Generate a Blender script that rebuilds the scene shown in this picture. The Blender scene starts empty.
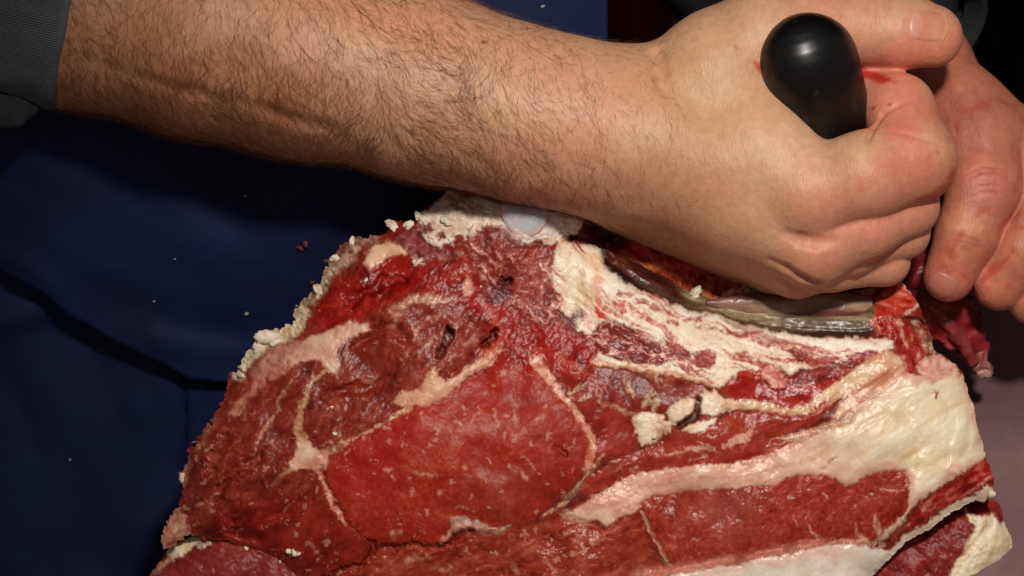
import bpy, math
import numpy as np

rng = np.random.default_rng(11)
f4 = np.float32
C = bpy.context.scene.collection

# ------------------------------------------------------------------ frame
S = 0.0004          # metres per unit on the focus plane
D0 = 1.0            # metres from lens to the focus plane
PITCH = math.radians(45)
Fw = np.array([0, math.cos(PITCH), -math.sin(PITCH)])
Up = np.array([0, math.sin(PITCH), math.cos(PITCH)])
Rt = np.array([1.0, 0, 0])
TABLE_Z = 0.80
CAM = np.array([0, -0.9, TABLE_Z + 0.795])

def W(p):
    """scene units (x right, y down, z towards the lens) -> world metres"""
    p = np.asarray(p, dtype=np.float64).reshape(-1, 3)
    d = D0 - p[:, 2] * S
    k = S * d / D0
    return CAM + np.outer(d, Fw) + np.outer((p[:, 0] - 512) * k, Rt) - np.outer((p[:, 1] - 288) * k, Up)

def lin(c):
    c = np.asarray(c, dtype=np.float64) / 255.0
    return np.where(c <= 0.04045, c / 12.92, ((c + 0.055) / 1.055) ** 2.4)

# ------------------------------------------------------------------ noise
_T2 = rng.random((256, 256)).astype(f4)
_T3 = rng.random((64, 64, 64)).astype(f4)
_J = rng.random((256, 256, 2)).astype(f4)

def vn(x, y, seed=0):
    x = np.asarray(x, f4) + seed * 17.37; y = np.asarray(y, f4) + seed * 41.13
    xi = np.floor(x).astype(np.int64); yi = np.floor(y).astype(np.int64)
    u = x - xi; v = y - yi
    u = u * u * u * (u * (u * 6 - 15) + 10); v = v * v * v * (v * (v * 6 - 15) + 10)
    a = _T2[xi & 255, yi & 255]; b = _T2[(xi + 1) & 255, yi & 255]
    c = _T2[xi & 255, (yi + 1) & 255]; d = _T2[(xi + 1) & 255, (yi + 1) & 255]
    return ((a * (1 - u) + b * u) * (1 - v) + (c * (1 - u) + d * u) * v) * 2 - 1

def fbm(x, y, sc, oc=4, seed=0, rot=0.6, gain=0.5):
    x = np.asarray(x, f4) / sc; y = np.asarray(y, f4) / sc
    s = 0; a = 1.0; t = 0
    for o in range(oc):
        s = s + a * vn(x, y, seed + o * 3); t += a
        x, y = (x * math.cos(rot) - y * math.sin(rot)) * 2.03, (x * math.sin(rot) + y * math.cos(rot)) * 2.03
        a *= gain
    return s / t * 1.6

def aniso(x, y, ang, long, short, oc=3, seed=0):
    c, s = math.cos(ang), math.sin(ang)
    return fbm((x * c + y * s) / long, (-x * s + y * c) / short, 1.0, oc, seed, rot=0.0)

def worley(x, y, sc, seed=0):
    x = np.asarray(x, f4) / sc + seed * 7.7; y = np.asarray(y, f4) / sc + seed * 3.3
    xi = np.floor(x).astype(np.int64); yi = np.floor(y).astype(np.int64)
    F1 = np.full(x.shape, 9, f4); F2 = np.full(x.shape, 9, f4); ID = np.zeros(x.shape, f4)
    for i in (-1, 0, 1):
        for j in (-1, 0, 1):
            cx = xi + i; cy = yi + j
            jj = _J[cx & 255, cy & 255]
            d = np.hypot(cx + jj[..., 0] - x, cy + jj[..., 1] - y)
            idn = _T2[cx & 255, cy & 255]
            nw = d < F1
            F2 = np.where(nw, F1, np.minimum(F2, d))
            ID = np.where(nw, idn, ID)
            F1 = np.where(nw, d, F1)
    return F1, F2, ID

def n3(p, sc, seed=0):
    q = p / sc + seed * 9.31
    i = np.floor(q).astype(np.int64); u = (q - i).astype(f4); u = u * u * (3 - 2 * u)
    def T(a, b, c): return _T3[(i[:, 0] + a) & 63, (i[:, 1] + b) & 63, (i[:, 2] + c) & 63]
    x0 = T(0, 0, 0) * (1 - u[:, 0]) + T(1, 0, 0) * u[:, 0]; x1 = T(0, 1, 0) * (1 - u[:, 0]) + T(1, 1, 0) * u[:, 0]
    x2 = T(0, 0, 1) * (1 - u[:, 0]) + T(1, 0, 1) * u[:, 0]; x3 = T(0, 1, 1) * (1 - u[:, 0]) + T(1, 1, 1) * u[:, 0]
    y0 = x0 * (1 - u[:, 1]) + x1 * u[:, 1]; y1 = x2 * (1 - u[:, 1]) + x3 * u[:, 1]
    return (y0 * (1 - u[:, 2]) + y1 * u[:, 2]) * 2 - 1

def f3(p, sc, oc=3, seed=0):
    s = 0; a = 1
    for o in range(oc):
        s = s + a * n3(p, sc / 2.03 ** o, seed + o); a *= 0.5
    return s

def sstep(e0, e1, x):
    t = np.clip((x - e0) / (e1 - e0), 0, 1)
    return t * t * (3 - 2 * t)

# ------------------------------------------------------------------ objects
def mesh_obj(name, verts, faces, mat, parent=None, col=None, normals=None, smooth=True, world=False):
    """faces: list of (n,k) int arrays"""
    v = np.asarray(verts, np.float64) if world else W(verts)
    if not isinstance(faces, (list, tuple)): faces = [faces]
    faces = [np.asarray(f, np.int32) for f in faces if len(f)]
    me = bpy.data.meshes.new(name)
    me.vertices.add(len(v)); me.vertices.foreach_set('co', v.astype(f4).ravel())
    tot = np.concatenate([np.full(len(f), f.shape[1], np.int32) for f in faces])
    lv = np.concatenate([f.ravel() for f in faces])
    me.loops.add(len(lv)); me.loops.foreach_set('vertex_index', lv)
    me.polygons.add(len(tot))
    me.polygons.foreach_set('loop_start', np.concatenate([[0], np.cumsum(tot)[:-1]]).astype(np.int32))
    me.update(calc_edges=True)
    me.validate()
    me.polygons.foreach_set('use_smooth', np.full(len(me.polygons), smooth))
    if col is not None:
        c = np.asarray(col, f4)
        if c.shape[1] == 3: c = np.hstack([c, np.ones((len(c), 1), f4)])
        at = me.attributes.new('tone', 'FLOAT_COLOR', 'POINT'); at.data.foreach_set('color', c.ravel())
    if normals is not None:
        me.normals_split_custom_set_from_vertices(normals.astype(f4).tolist())
    me.materials.append(mat)
    o = bpy.data.objects.new(name, me); C.objects.link(o)
    if parent is not None: adopt(o, parent)
    return o

def adopt(o, parent):
    o.parent = parent
    o.matrix_parent_inverse = parent.matrix_world.inverted() if parent.type != 'EMPTY' else \
        __import__('mathutils').Matrix.Translation(parent.location).inverted()

def thing(name, label, cat, p, group=None):
    o = bpy.data.objects.new(name, None); C.objects.link(o)
    o.location = W([p])[0]; o.empty_display_size = 0.03
    o['label'] = label; o['category'] = cat
    if group: o['group'] = group
    return o

def tag(o, label, cat, group=None):
    o['label'] = label; o['category'] = cat
    if group: o['group'] = group

# ------------------------------------------------------------------ materials
def mat_new(name):
    m = bpy.data.materials.new(name); m.use_nodes = True
    nt = m.node_tree; b = nt.nodes['Principled BSDF']
    return m, nt, b

def mat_tone(name, rough=0.4, lines=None, spec=0.5, bump=(), sss=0.0, sssr=(1, .4, .2), sscale=0.002, coat=0.0, coatr=0.15,
             var=0.12, varscale=900.0, alpha_rough=False):
    """base colour from the modelled 'tone' attribute, small procedural variation and bump"""
    m, nt, b = mat_new(name); N = nt.nodes; L = nt.links
    at = N.new('ShaderNodeAttribute'); at.attribute_name = 'tone'
    tc = N.new('ShaderNodeTexCoord')
    nz = N.new('ShaderNodeTexNoise'); nz.inputs['Scale'].default_value = varscale; nz.inputs['Detail'].default_value = 3
    L.new(tc.outputs['Object'], nz.inputs['Vector'])
    mp = N.new('ShaderNodeMapRange'); mp.inputs['From Min'].default_value = 0.3; mp.inputs['From Max'].default_value = 0.7
    mp.inputs['To Min'].default_value = 1 - var; mp.inputs['To Max'].default_value = 1 + var
    L.new(nz.outputs['Fac'], mp.inputs['Value'])
    mx = N.new('ShaderNodeVectorMath'); mx.operation = 'SCALE'
    L.new(at.outputs['Color'], mx.inputs[0]); L.new(mp.outputs['Result'], mx.inputs['Scale'])
    L.new(mx.outputs[0], b.inputs['Base Color'])
    b.inputs['Roughness'].default_value = rough
    if alpha_rough: L.new(at.outputs['Alpha'], b.inputs['Roughness'])
    b.inputs['Specular IOR Level'].default_value = spec
    if sss:
        b.inputs['Subsurface Weight'].default_value = sss
        b.inputs['Subsurface Radius'].default_value = sssr
        b.inputs['Subsurface Scale'].default_value = sscale
    if coat:
        b.inputs['Coat Weight'].default_value = coat; b.inputs['Coat Roughness'].default_value = coatr
    prev = None
    if lines:
        mpg = N.new('ShaderNodeMapping'); mpg.inputs['Scale'].default_value = lines[1]; mpg.inputs['Rotation'].default_value = lines[2]
        L.new(tc.outputs['Object'], mpg.inputs['Vector'])
        vo = N.new('ShaderNodeTexVoronoi'); vo.feature = 'DISTANCE_TO_EDGE'; vo.inputs['Scale'].default_value = lines[0]
        L.new(mpg.outputs['Vector'], vo.inputs['Vector'])
        prev = N.new('ShaderNodeBump'); prev.inputs['Strength'].default_value = lines[3]; prev.inputs['Distance'].default_value = .0006
        L.new(vo.outputs['Distance'], prev.inputs['Height'])
    for (sc, st, dist) in bump:
        n = N.new('ShaderNodeTexNoise'); n.inputs['Scale'].default_value = sc; n.inputs['Detail'].default_value = 4
        L.new(tc.outputs['Object'], n.inputs['Vector'])
        bp = N.new('ShaderNodeBump'); bp.inputs['Strength'].default_value = st; bp.inputs['Distance'].default_value = dist
        L.new(n.outputs['Fac'], bp.inputs['Height'])
        if prev: L.new(prev.outputs['Normal'], bp.inputs['Normal'])
        prev = bp
    if prev:
        L.new(prev.outputs['Normal'], b.inputs['Normal'])
        if coat: L.new(prev.outputs['Normal'], b.inputs['Coat Normal'])
    return m

M_MEAT = mat_tone('wet_meat', 0.38, spec=0.24, bump=((700, .10, .0005), (2000, .20, .0003)), coat=0.04, coatr=0.2, var=0.10, alpha_rough=True, sss=0.06, sssr=(1, .25, .15), sscale=.002)
M_FAT = mat_tone('beef_fat', 0.45, spec=0.45, bump=((300, .08, .0008), (1500, .14, .0003)), sss=0.14, sssr=(1, .6, .35), sscale=.0025, var=0.05, alpha_rough=True)
M_CRUMB = mat_tone('crumbly_suet', 0.6, spec=0.35, bump=((900, .3, .0006),), sss=0.1, sssr=(1, .7, .5), var=0.08)
M_SINEW = mat_tone('glossy_sinew', 0.36, spec=0.4, bump=((500, .3, .0006), (1500, .2, .0003)), coat=0.12, coatr=0.15, var=0.1)
M_SKIN = mat_tone('skin', 0.48, lines=(620, (1, .45, .45), (0, 0, .35), .35), spec=0.4, bump=((420, .12, .0009), (1300, .24, .0005), (3000, .25, .00022)), sss=0.12, sssr=(1, .42, .28), sscale=.0025, var=0.09, varscale=330)
M_NAIL = mat_tone('fingernail', 0.42, spec=0.5, bump=((500, .05, .0004),), var=0.03)
M_HAIR = mat_tone('arm_hair', 0.55, spec=0.3, bump=(), var=0.1)
M_CLOTH = mat_tone('apron_cloth', 0.75, spec=0.25, bump=((3500, .35, .0003),), var=0.08, varscale=1200)
M_JACKET = mat_tone('jacket_cloth', 0.85, spec=0.2, bump=((2500, .5, .0004),), var=0.2, varscale=1500)
M_BLACK = mat_tone('handle_plastic', 0.34, spec=0.4, bump=((1200, .06, .0003),), var=0.05)
M_BLADE = mat_tone('blade_steel', 0.3, spec=0.5, bump=((900, .08, .0002),), var=0.05); M_BLADE.node_tree.nodes['Principled BSDF'].inputs['Metallic'].default_value = 1.0
M_TABLE = mat_tone('table_board', 0.5, spec=0.35, bump=((400, .1, .0008),), var=0.06, varscale=150)
M_WALL = mat_tone('wall_paint', 0.8, spec=0.2, bump=((60, .2, .004),), var=0.15, varscale=20)

# ------------------------------------------------------------------ 2-D shapes
def seg_d(X, Y, ax, ay, bx, by):
    dx, dy = bx - ax, by - ay
    t = np.clip(((X - ax) * dx + (Y - ay) * dy) / (dx * dx + dy * dy + 1e-6), 0, 1)
    return np.hypot(X - ax - t * dx, Y - ay - t * dy), t

def poly_sd(P, X, Y):
    d = np.full(X.shape, 1e6, f4); ins = np.zeros(X.shape, bool)
    n = len(P)
    for i in range(n):
        ax, ay = P[i]; bx, by = P[(i + 1) % n]
        dd, _ = seg_d(X, Y, ax, ay, bx, by)
        d = np.minimum(d, dd)
        if ay != by:
            c = ((ay > Y) != (by > Y)) & (X < (bx - ax) * (Y - ay) / (by - ay) + ax)
            ins ^= c
    return np.where(ins, -d, d)

def stroke_sd(P, X, Y):
    d = np.full(X.shape, 1e6, f4)
    for i in range(len(P) - 1):
        ax, ay, aw = P[i]; bx, by, bw = P[i + 1]
        dd, t = seg_d(X, Y, ax, ay, bx, by)
        d = np.minimum(d, dd - (aw + (bw - aw) * t) * 0.5)
    return d

class Sheet:
    """a cut surface modelled as a dense relief: region shapes give tissue, tone and height"""
    def __init__(s, x0, x1, y0, y1, step, seed=0):
        s.step = step
        xs = np.arange(x0, x1 + .01, step, dtype=f4); ys = np.arange(y0, y1 + .01, step, dtype=f4)
        s.X, s.Y = np.meshgrid(xs, ys)
        X, Y = s.X, s.Y
        s.wx = fbm(X, Y, 22, 4, 1 + seed); s.wy = fbm(X, Y, 22, 4, 9 + seed)
        s.hx = fbm(X, Y, 5, 3, 21 + seed); s.hy = fbm(X, Y, 5, 3, 29 + seed)
        s.nf = fbm(X, Y, 4.2, 3, 31 + seed); s.nm = fbm(X, Y, 16, 4, 37 + seed); s.nc = fbm(X, Y, 70, 3, 43 + seed)
        s.nff = fbm(X, Y, 2.2, 2, 47 + seed)
        s.col = np.zeros(X.shape + (3,), f4); s.rg = np.full(X.shape, 0.4, f4)
        s.z = np.zeros(X.shape, f4); s.lab = np.zeros(X.shape, np.int32)

    def sd(s, P, warp, fine):
        P = [tuple(p) for p in P]
        pa = np.array([p[:2] for p in P]); mg = 40
        j0 = max(0, int((pa[:, 0].min() - mg - s.X[0, 0]) / s.step)); j1 = int((pa[:, 0].max() + mg - s.X[0, 0]) / s.step) + 1
        i0 = max(0, int((pa[:, 1].min() - mg - s.Y[0, 0]) / s.step)); i1 = int((pa[:, 1].max() + mg - s.Y[0, 0]) / s.step) + 1
        sl = (slice(i0, max(i1, 0)), slice(j0, max(j1, 0)))
        X = s.X[sl] + s.wx[sl] * warp + s.hx[sl] * fine; Y = s.Y[sl] + s.wy[sl] * warp + s.hy[sl] * fine
        return sl, (stroke_sd(P, X, Y) if len(P[0]) == 3 else poly_sd(P, X, Y))

    def layer(s, P, cols, n=None, warp=3.0, fine=1.2, edge=1.2, h=0.0, bulge=0.0, bl=10.0, lab=None, op=1.0, rg=None, tex=0.0, texf=None):
        sl, d = s.sd(P, warp, fine)
        thin = len(P[0]) == 3 and max(p[2] for p in P) < 9
        if thin: d = d + 1.3 * s.nm[sl] + .6 * s.nf[sl]
        m = sstep(edge * 1.25, -edge * 1.25, d + .9 * s.nff[sl]) * op
        if thin: m = m * (.35 + .65 * sstep(-.75, .05, s.nm[sl] + .6 * s.nf[sl] + .3 * s.nc[sl]))
        n = (s.nm if n is None else n)[sl]
        s.col[sl] = s.col[sl] * (1 - m[..., None]) + ramp(cols, n) * m[..., None]
        if rg is not None: s.rg[sl] = s.rg[sl] * (1 - m) + rg * m
        mh = sstep(edge * 2.8, -edge * 2.8, d)
        s.z[sl] += mh * h * .45 + .45 * bulge * (1 - np.exp(-np.maximum(-d, 0) / bl))
        if tex: s.z[sl] += .42 * mh * tex * (s.nf if texf is None else texf)[sl]
        if lab is not None: s.lab[sl] = np.where(d < 0, lab, s.lab[sl])

    def groove(s, P, depth, warp=2.0, fine=0.8, soft=2.0):
        sl, d = s.sd(P, warp, fine)
        s.z[sl] -= depth * np.exp(-(np.maximum(d, 0) / soft) ** 2)

def ramp(cols, n):
    cs = np.array([lin(c) for c in cols], f4)
    if len(cs) == 1: return np.broadcast_to(cs[0], n.shape + (3,))
    t = np.clip(n * 0.5 + 0.5, 0, 1) * (len(cs) - 1)
    i = np.minimum(t.astype(np.int32), len(cs) - 2); u = (t - i)[..., None]
    return cs[i] * (1 - u) + cs[i + 1] * u

def blobs(L):
    """connected patches of equal label on a grid"""
    I = np.arange(L.size).reshape(L.shape); sh_ = L[:, 1:] == L[:, :-1]; sv_ = L[1:] == L[:-1]
    ea = np.concatenate([I[:, 1:][sh_], I[1:][sv_]]); eb = np.concatenate([I[:, :-1][sh_], I[:-1][sv_]])
    par = I.ravel().copy()
    while True:
        ra, rb = par[ea], par[eb]; lo_, hi_ = np.minimum(ra, rb), np.maximum(ra, rb)
        m = lo_ != hi_
        if not m.any(): return par.reshape(L.shape)
        np.minimum.at(par, hi_[m], lo_[m])
        while True:
            p2 = par[par]
            if (p2 == par).all(): break
            par = p2

def tidy(L, least=420):
    for _ in range(3):
        par = blobs(L); cnt = np.bincount(par.ravel(), minlength=L.size)
        small = (cnt[par] < least) & (L >= 0)
        if not small.any(): break
        while small.any():
            n0 = small.sum()
            for dy, dx in ((0, 1), (0, -1), (1, 0), (-1, 0)):
                N_ = np.roll(L, (dy, dx), (0, 1)); sN = np.roll(small, (dy, dx), (0, 1))
                t = small & ~sN & (N_ >= 0)
                L = np.where(t, N_, L); small = small & ~t
            if small.sum() == n0: break
    return L, blobs(L)

def build_sheet(sh, outline, edge_noise, parts, parent, back, side_cols, side_name, side_label=None, rag=None, shrink=0.93):
    """turns a Sheet into meshes split by tissue, with a rounded body closed behind it"""
    X, Y = sh.X, sh.Y
    sd = poly_sd(outline, X + (rag or 0) * sh.hx, Y + (rag or 0) * sh.hy) + edge_noise
    ny, nx = X.shape
    g0, g1 = np.gradient(sd, sh.step)
    ins = sd < 0
    cell = ins[:-1, :-1] & ins[1:, :-1] & ins[:-1, 1:] & ins[1:, 1:]
    idx = np.arange(ny * nx).reshape(ny, nx)
    q = np.stack([idx[:-1, :-1], idx[1:, :-1], idx[1:, 1:], idx[:-1, 1:]], -1)[cell]
    used = np.zeros(ny * nx, bool); used[q.ravel()] = True
    px = X.copy(); py = Y.copy(); z = sh.z.copy()
    P = np.stack([px, py, z], -1).reshape(-1, 3).astype(np.float64)
    # boundary vertices slide onto the outline
    e = np.concatenate([q[:, [0, 1]], q[:, [1, 2]], q[:, [2, 3]], q[:, [3, 0]]])
    key = np.minimum(e[:, 0], e[:, 1]).astype(np.int64) * (ny * nx) + np.maximum(e[:, 0], e[:, 1])
    uq, inv, cnt = np.unique(key, return_inverse=True, return_counts=True)
    be = e[cnt[inv] == 1]
    bv = np.unique(be)
    gg = np.stack([g1.ravel()[bv], g0.ravel()[bv]], -1); gl = np.linalg.norm(gg, axis=1, keepdims=True) + 1e-6
    mv = np.clip(-sd.ravel()[bv], 0, sh.step * 1.2)[:, None] * gg / gl
    P[bv, :2] += mv
    # normals
    Wp = W(P)
    fn = np.cross(Wp[q[:, 1]] - Wp[q[:, 0]], Wp[q[:, 3]] - Wp[q[:, 0]])
    if (fn @ Fw).sum() > 0: q = q[:, ::-1]; fn = -fn
    N = np.zeros_like(Wp)
    for k in range(4): np.add.at(N, q[:, k], fn)
    N /= (np.linalg.norm(N, axis=1, keepdims=True) + 1e-20)
    col = np.concatenate([sh.col.reshape(-1, 3), sh.rg.reshape(-1, 1)], 1)
    ql = tidy(np.where(cell, sh.lab[:-1, :-1], -1))
    comp = ql[1][cell]; ql = ql[0][cell]
    obs = []
    for cid_ in np.unique(comp):
        sel = comp == cid_; fq = q[sel]; nm, mt, label = parts[ql[sel][0]]
        if sel.sum() < (ql == ql[sel][0]).sum() * .5: label = None
        vs, fi = np.unique(fq.ravel(), return_inverse=True)
        o = mesh_obj(nm, P[vs], [fi.reshape(-1, 4)], mt, parent, col[vs], N[vs])
        if label: o['label'] = label
        obs.append(o)
    # body behind
    remap = np.full(ny * nx, -1, np.int64); remap[bv] = np.arange(len(bv))
    cen = P[bv].mean(0)
    rings = [P[bv].copy()]
    for kk, (dz, sc) in enumerate(((-6, 1.0), (-22, .998), (-back * .45, .985), (-back * .75, .96), (-back, shrink))):
        r = P[bv].copy(); r[:, :2] = cen[:2] + (r[:, :2] - cen[:2]) * sc
        r[:, 2] = np.minimum(r[:, 2], r[:, 2]) + dz + (f3(r, 14, 3, 5 + kk) * 2.0 if kk < 5 else 0)
        rings.append(r)
    V = np.concatenate(rings + [np.array([[cen[0], cen[1], rings[-1][:, 2].mean()]])])
    n = len(bv); a = remap[be[:, 0]]; b = remap[be[:, 1]]
    F = [np.stack([b + i * n, a + i * n, a + (i + 1) * n, b + (i + 1) * n], -1) for i in range(len(rings) - 1)]
    tri = np.stack([a + (len(rings) - 1) * n, np.full(len(a), len(V) - 1), b + (len(rings) - 1) * n], -1)
    nn = f3(V, 26, 3, 3) + .5 * f3(V, 7, 2, 8)
    cc = ramp(side_cols, nn.astype(f4))
    k0 = np.clip(1 - (np.arange(len(V)) // n) / 1.0, 0, 1)[:, None]
    cc = cc * (1 - k0) + np.concatenate([col[bv, :3]] * len(rings) + [col[bv[:1], :3]]) * k0
    o = mesh_obj(side_name, V, [np.concatenate(F), tri], M_FAT, parent, np.hstack([cc, np.full((len(V), 1), .5)]))
    if side_label: o['label'] = side_label
    return obs, P, sd

# ================================================================== BEEF
OUT = [(162, 549), (163, 531), (170, 518), (178, 506), (183, 490), (180, 478), (186, 462), (190, 450), (200, 436), (207, 427), (218, 408),
       (228, 390), (234, 376), (241, 361), (248, 350), (258, 340), (268, 333), (280, 327), (292, 320), (297, 308), (306, 299), (317, 288),
       (324, 272), (331, 262), (342, 246), (354, 238), (372, 236), (386, 232), (393, 221), (404, 222), (414, 221), (421, 212), (431, 204),
       (442, 196), (452, 187), (470, 180), (500, 172), (560, 172), (584, 200), (584, 222), (576, 236), (590, 244), (604, 249), (622, 257),
       (645, 267), (668, 279), (690, 292), (712, 299), (740, 304), (780, 307), (830, 307), (864, 304),
       (872, 302), (883, 290), (897, 276), (908, 290), (918, 302), (924, 318), (930, 335), (934, 350), (948, 359), (961, 371), (966, 385),
       (971, 402), (976, 421), (981, 440), (984, 455), (990, 467), (994, 479), (992, 493), (984, 502), (974, 501), (960, 507), (948, 516),
       (930, 529), (910, 539), (899, 549), (885, 562), (872, 577), (850, 640), (300, 640), (292, 577), (283, 570), (268, 562), (250, 553), (228, 543), (206, 538), (185, 537)]

sh = Sheet(140, 1010, 160, 642, 0.85)
X, Y = sh.X, sh.Y
sdo = poly_sd(OUT, X, Y)
din = np.maximum(-sdo, 0)
# overall form: thick body, rounded at the rim, top leaning back
sh.z += 34 * (1 - np.exp(-din / 30)) - 0.05 * np.clip(420 - Y, 0, 300) + 6 * sh.nc + .7 * sh.nm + 12 * np.exp(-((X - 470) / 130) ** 2 - ((Y - 460) / 80) ** 2)
MD = [(76, 15, 9), (114, 30, 18), (132, 42, 27), (158, 72, 52)]
ME = [(122, 20, 9), (148, 31, 13), (159, 40, 20), (170, 66, 43)]
MB = [(92, 7, 5), (128, 13, 9), (148, 22, 14), (162, 58, 42)]
MP = [(118, 36, 32), (152, 60, 50), (178, 104, 90), (224, 188, 172)]
MF = [(120, 27, 16), (147, 42, 26), (160, 55, 38), (182, 92, 70)]
FP = [(190, 116, 92), (212, 152, 126), (221, 172, 148), (230, 194, 172)]
FC = [(208, 170, 128), (226, 202, 164), (234, 216, 182), (238, 226, 204)]
FW = [(206, 172, 152), (224, 206, 188), (232, 219, 204), (236, 226, 214)]
FT = [(150, 92, 66), (186, 128, 96), (204, 152, 118)]
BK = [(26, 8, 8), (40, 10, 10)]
# ---- tissue everywhere: coarse dark muscle
mixn = np.clip(0.45 * sh.nm + 0.55 * aniso(X + 8 * sh.wx, Y + 8 * sh.wy, 2.2, 26, 4, 3, 61) + 0.25 * sh.nf + .3 * sh.nff + .25 * sh.nc, -1, 1)
sh.col[:] = ramp(MD, mixn)
sh.rg[:] = 0.36
gran = sh.nf * 1.0 + aniso(X, Y, 2.1, 9, 3.0, 3, 5) * 1.3
leftm = sstep(640, 520, X)
gran = .55 * gran + .5 * aniso(X, Y, 2.25, 20, 7, 3, 55) * 2.2
sh.z += (gran * (0.12 + 0.22 * leftm))
eye = [(326, 464), (345, 446), (375, 429), (400, 413), (416, 404), (440, 399), (455, 387), (470, 376), (492, 362), (520, 358), (538, 362), (550, 380),
       (560, 393), (573, 407), (583, 426), (590, 442), (588, 462), (579, 478), (562, 492), (546, 508), (533, 517), (515, 522), (490, 527), (465, 519),
       (453, 520), (449, 530), (438, 539), (420, 543), (390, 543), (366, 540), (352, 530), (342, 515), (335, 500), (328, 480)]
# lower middle brownish muscle
low = [(380, 548), (420, 545), (450, 540), (500, 530), (540, 520), (565, 516), (600, 524), (640, 515), (650, 545), (672, 570), (640, 600), (300, 640), (340, 575)]
sh.layer(low, [(106, 24, 14), (144, 44, 28), (158, 60, 42), (178, 96, 72)], n=np.clip(.35 * sh.nf + .5 * sh.nm + .6 * aniso(X + 6 * sh.wx, Y + 6 * sh.wy, -.25, 26, 4, 3, 93), -1, 1), h=-4, tex=.9, lab=4, rg=.3)
ltri = [(210, 520), (250, 500), (300, 500), (330, 505), (352, 532), (374, 541), (360, 560), (340, 572), (300, 560), (260, 548), (225, 540)]
sh.layer(ltri, [(96, 14, 10), (134, 26, 18), (158, 40, 28)], h=2, bulge=5, warp=6, edge=9, op=.8)
# rib eye
sh.layer(eye, ME, n=np.clip(.35 * sh.nf + .45 * sh.nff + .35 * sh.nm + .5 * sh.nc, -1, 1), bulge=10, bl=16, lab=1, rg=.47)
sl, d = sh.sd(eye, 3, 1)
sh.z[sl] -= np.where(d < -2, gran[sl] * (0.12 + .22 * leftm[sl]) * .85, 0)
sh.layer([(520, 362), (545, 372), (575, 410), (586, 440), (570, 470), (540, 460), (520, 420)], [(130, 36, 26), (154, 52, 40)], warp=12, edge=18, op=.35)
sh.layer([(470, 480), (520, 470), (560, 480), (540, 512), (495, 522), (462, 512)], [(120, 30, 28), (148, 46, 38)], warp=12, edge=20, op=.55)
# triangle muscle right of the eye
tri = [(560, 365), (590, 372), (615, 390), (628, 402), (634, 425), (637, 444), (610, 458), (598, 462), (592, 440), (584, 420), (572, 400)]
sh.layer(tri, [(112, 22, 16), (142, 34, 25), (160, 52, 40)], bulge=5, lab=5)
# upper cut: blood soaked
bldA = [(308, 322), (322, 302), (342, 284), (364, 268), (386, 255), (402, 250), (416, 262), (440, 265), (456, 268), (470, 284), (470, 297), (455, 300),
        (440, 295), (415, 298), (400, 306), (380, 314), (350, 320), (325, 327)]
sh.layer(bldA, MB, n=np.clip(.6 * sh.nm + .7 * aniso(X + 6 * sh.wx, Y + 6 * sh.wy, -.7, 24, 5, 3, 83) + .2 * sh.nff, -1, 1), warp=7, edge=6, rg=.34, tex=.3, h=-3)
bldB = [(450, 250), (463, 255), (475, 275), (480, 290), (495, 303), (520, 311), (548, 319), (574, 334), (594, 348), (606, 358), (592, 368), (560, 368),
        (530, 370), (505, 366), (494, 350), (482, 328), (474, 312), (463, 299), (464, 284)]
sh.layer(bldB, [(102, 6, 5), (142, 14, 9), (158, 26, 17), (176, 74, 56)], n=np.clip(.9 * aniso(X + 8 * sh.wx, Y + 8 * sh.wy, .55, 34, 6, 3, 3) + .15 * sh.nff, -1, 1), warp=7, edge=6, rg=.36, h=-3, tex=.3)
sh.layer([(490, 350), (560, 352), (560, 392), (520, 420), (470, 410), (450, 392)], [(150, 12, 8), (170, 28, 18)], warp=14, edge=16, op=.55)
sh.layer([(395, 420), (425, 405), (420, 440), (360, 500), (330, 505), (330, 465)], [(150, 14, 8), (166, 18, 11)], warp=10, edge=16, op=.7)
# honeycomb bone
w1, w2, wid = worley((X + 4 * sh.hx + 9 * sh.wx) * .8 + Y * .35, ((Y + 4 * sh.hy + 9 * sh.wy) - X * .35) * 1.0, 14, 1)
wall = np.clip((w2 - w1), 0, 1)
spn = np.clip(.15 - 2.2 * wall + .55 * sh.nm + .3 * sh.nf + .5 * (wid - .5) + .9 * aniso(X + 10 * sh.wx, Y + 10 * sh.wy, .95, 24, 4, 3, 87), -1, 1)
spongy = [(470, 247), (480, 230), (497, 233), (512, 240), (530, 250), (545, 258), (558, 262), (556, 285), (562, 305), (578, 322), (575, 335), (556, 328), (535, 318), (508, 310),
          (492, 300), (480, 280)]
sh.layer(spongy, MP, n=spn, warp=5, edge=4, h=-2, tex=.8, texf=spn, lab=6, rg=.4)
sh.layer([(488, 285), (505, 280), (515, 295), (500, 306), (490, 300)], [(70, 28, 38), (100, 44, 52)], warp=4, edge=4, op=.7)
# crumbly fat round the joint
_a, _b, cid = worley(X + 6 * sh.hx, Y + 6 * sh.hy, 8, 6)
crn = np.clip(1.5 * (cid - .5) + .5 * sh.nf - .6 * sstep(.16, 0, _b - _a), -1, 1)
cfat = [(421, 211), (442, 195), (460, 184), (500, 168), (564, 168), (586, 200), (586, 224), (574, 237), (560, 241), (550, 250), (535, 248), (518, 240), (502, 229), (482, 224),
        (472, 238), (460, 246), (446, 250), (432, 241), (424, 226)]
sh.layer(cfat, [(170, 112, 92), (210, 174, 150), (230, 212, 192), (236, 228, 216)], n=np.clip(crn * .5 + .5 * sh.nm + .3, -1, 1), warp=8, fine=3, edge=1.8, h=5, tex=3.0, texf=crn, lab=7, rg=.55)
sh.layer([(440, 198), (460, 186), (500, 172), (520, 180), (500, 196), (470, 199), (450, 206)], [(96, 40, 16), (150, 84, 44), (196, 140, 90)], warp=6, edge=3, op=.85)
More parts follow.
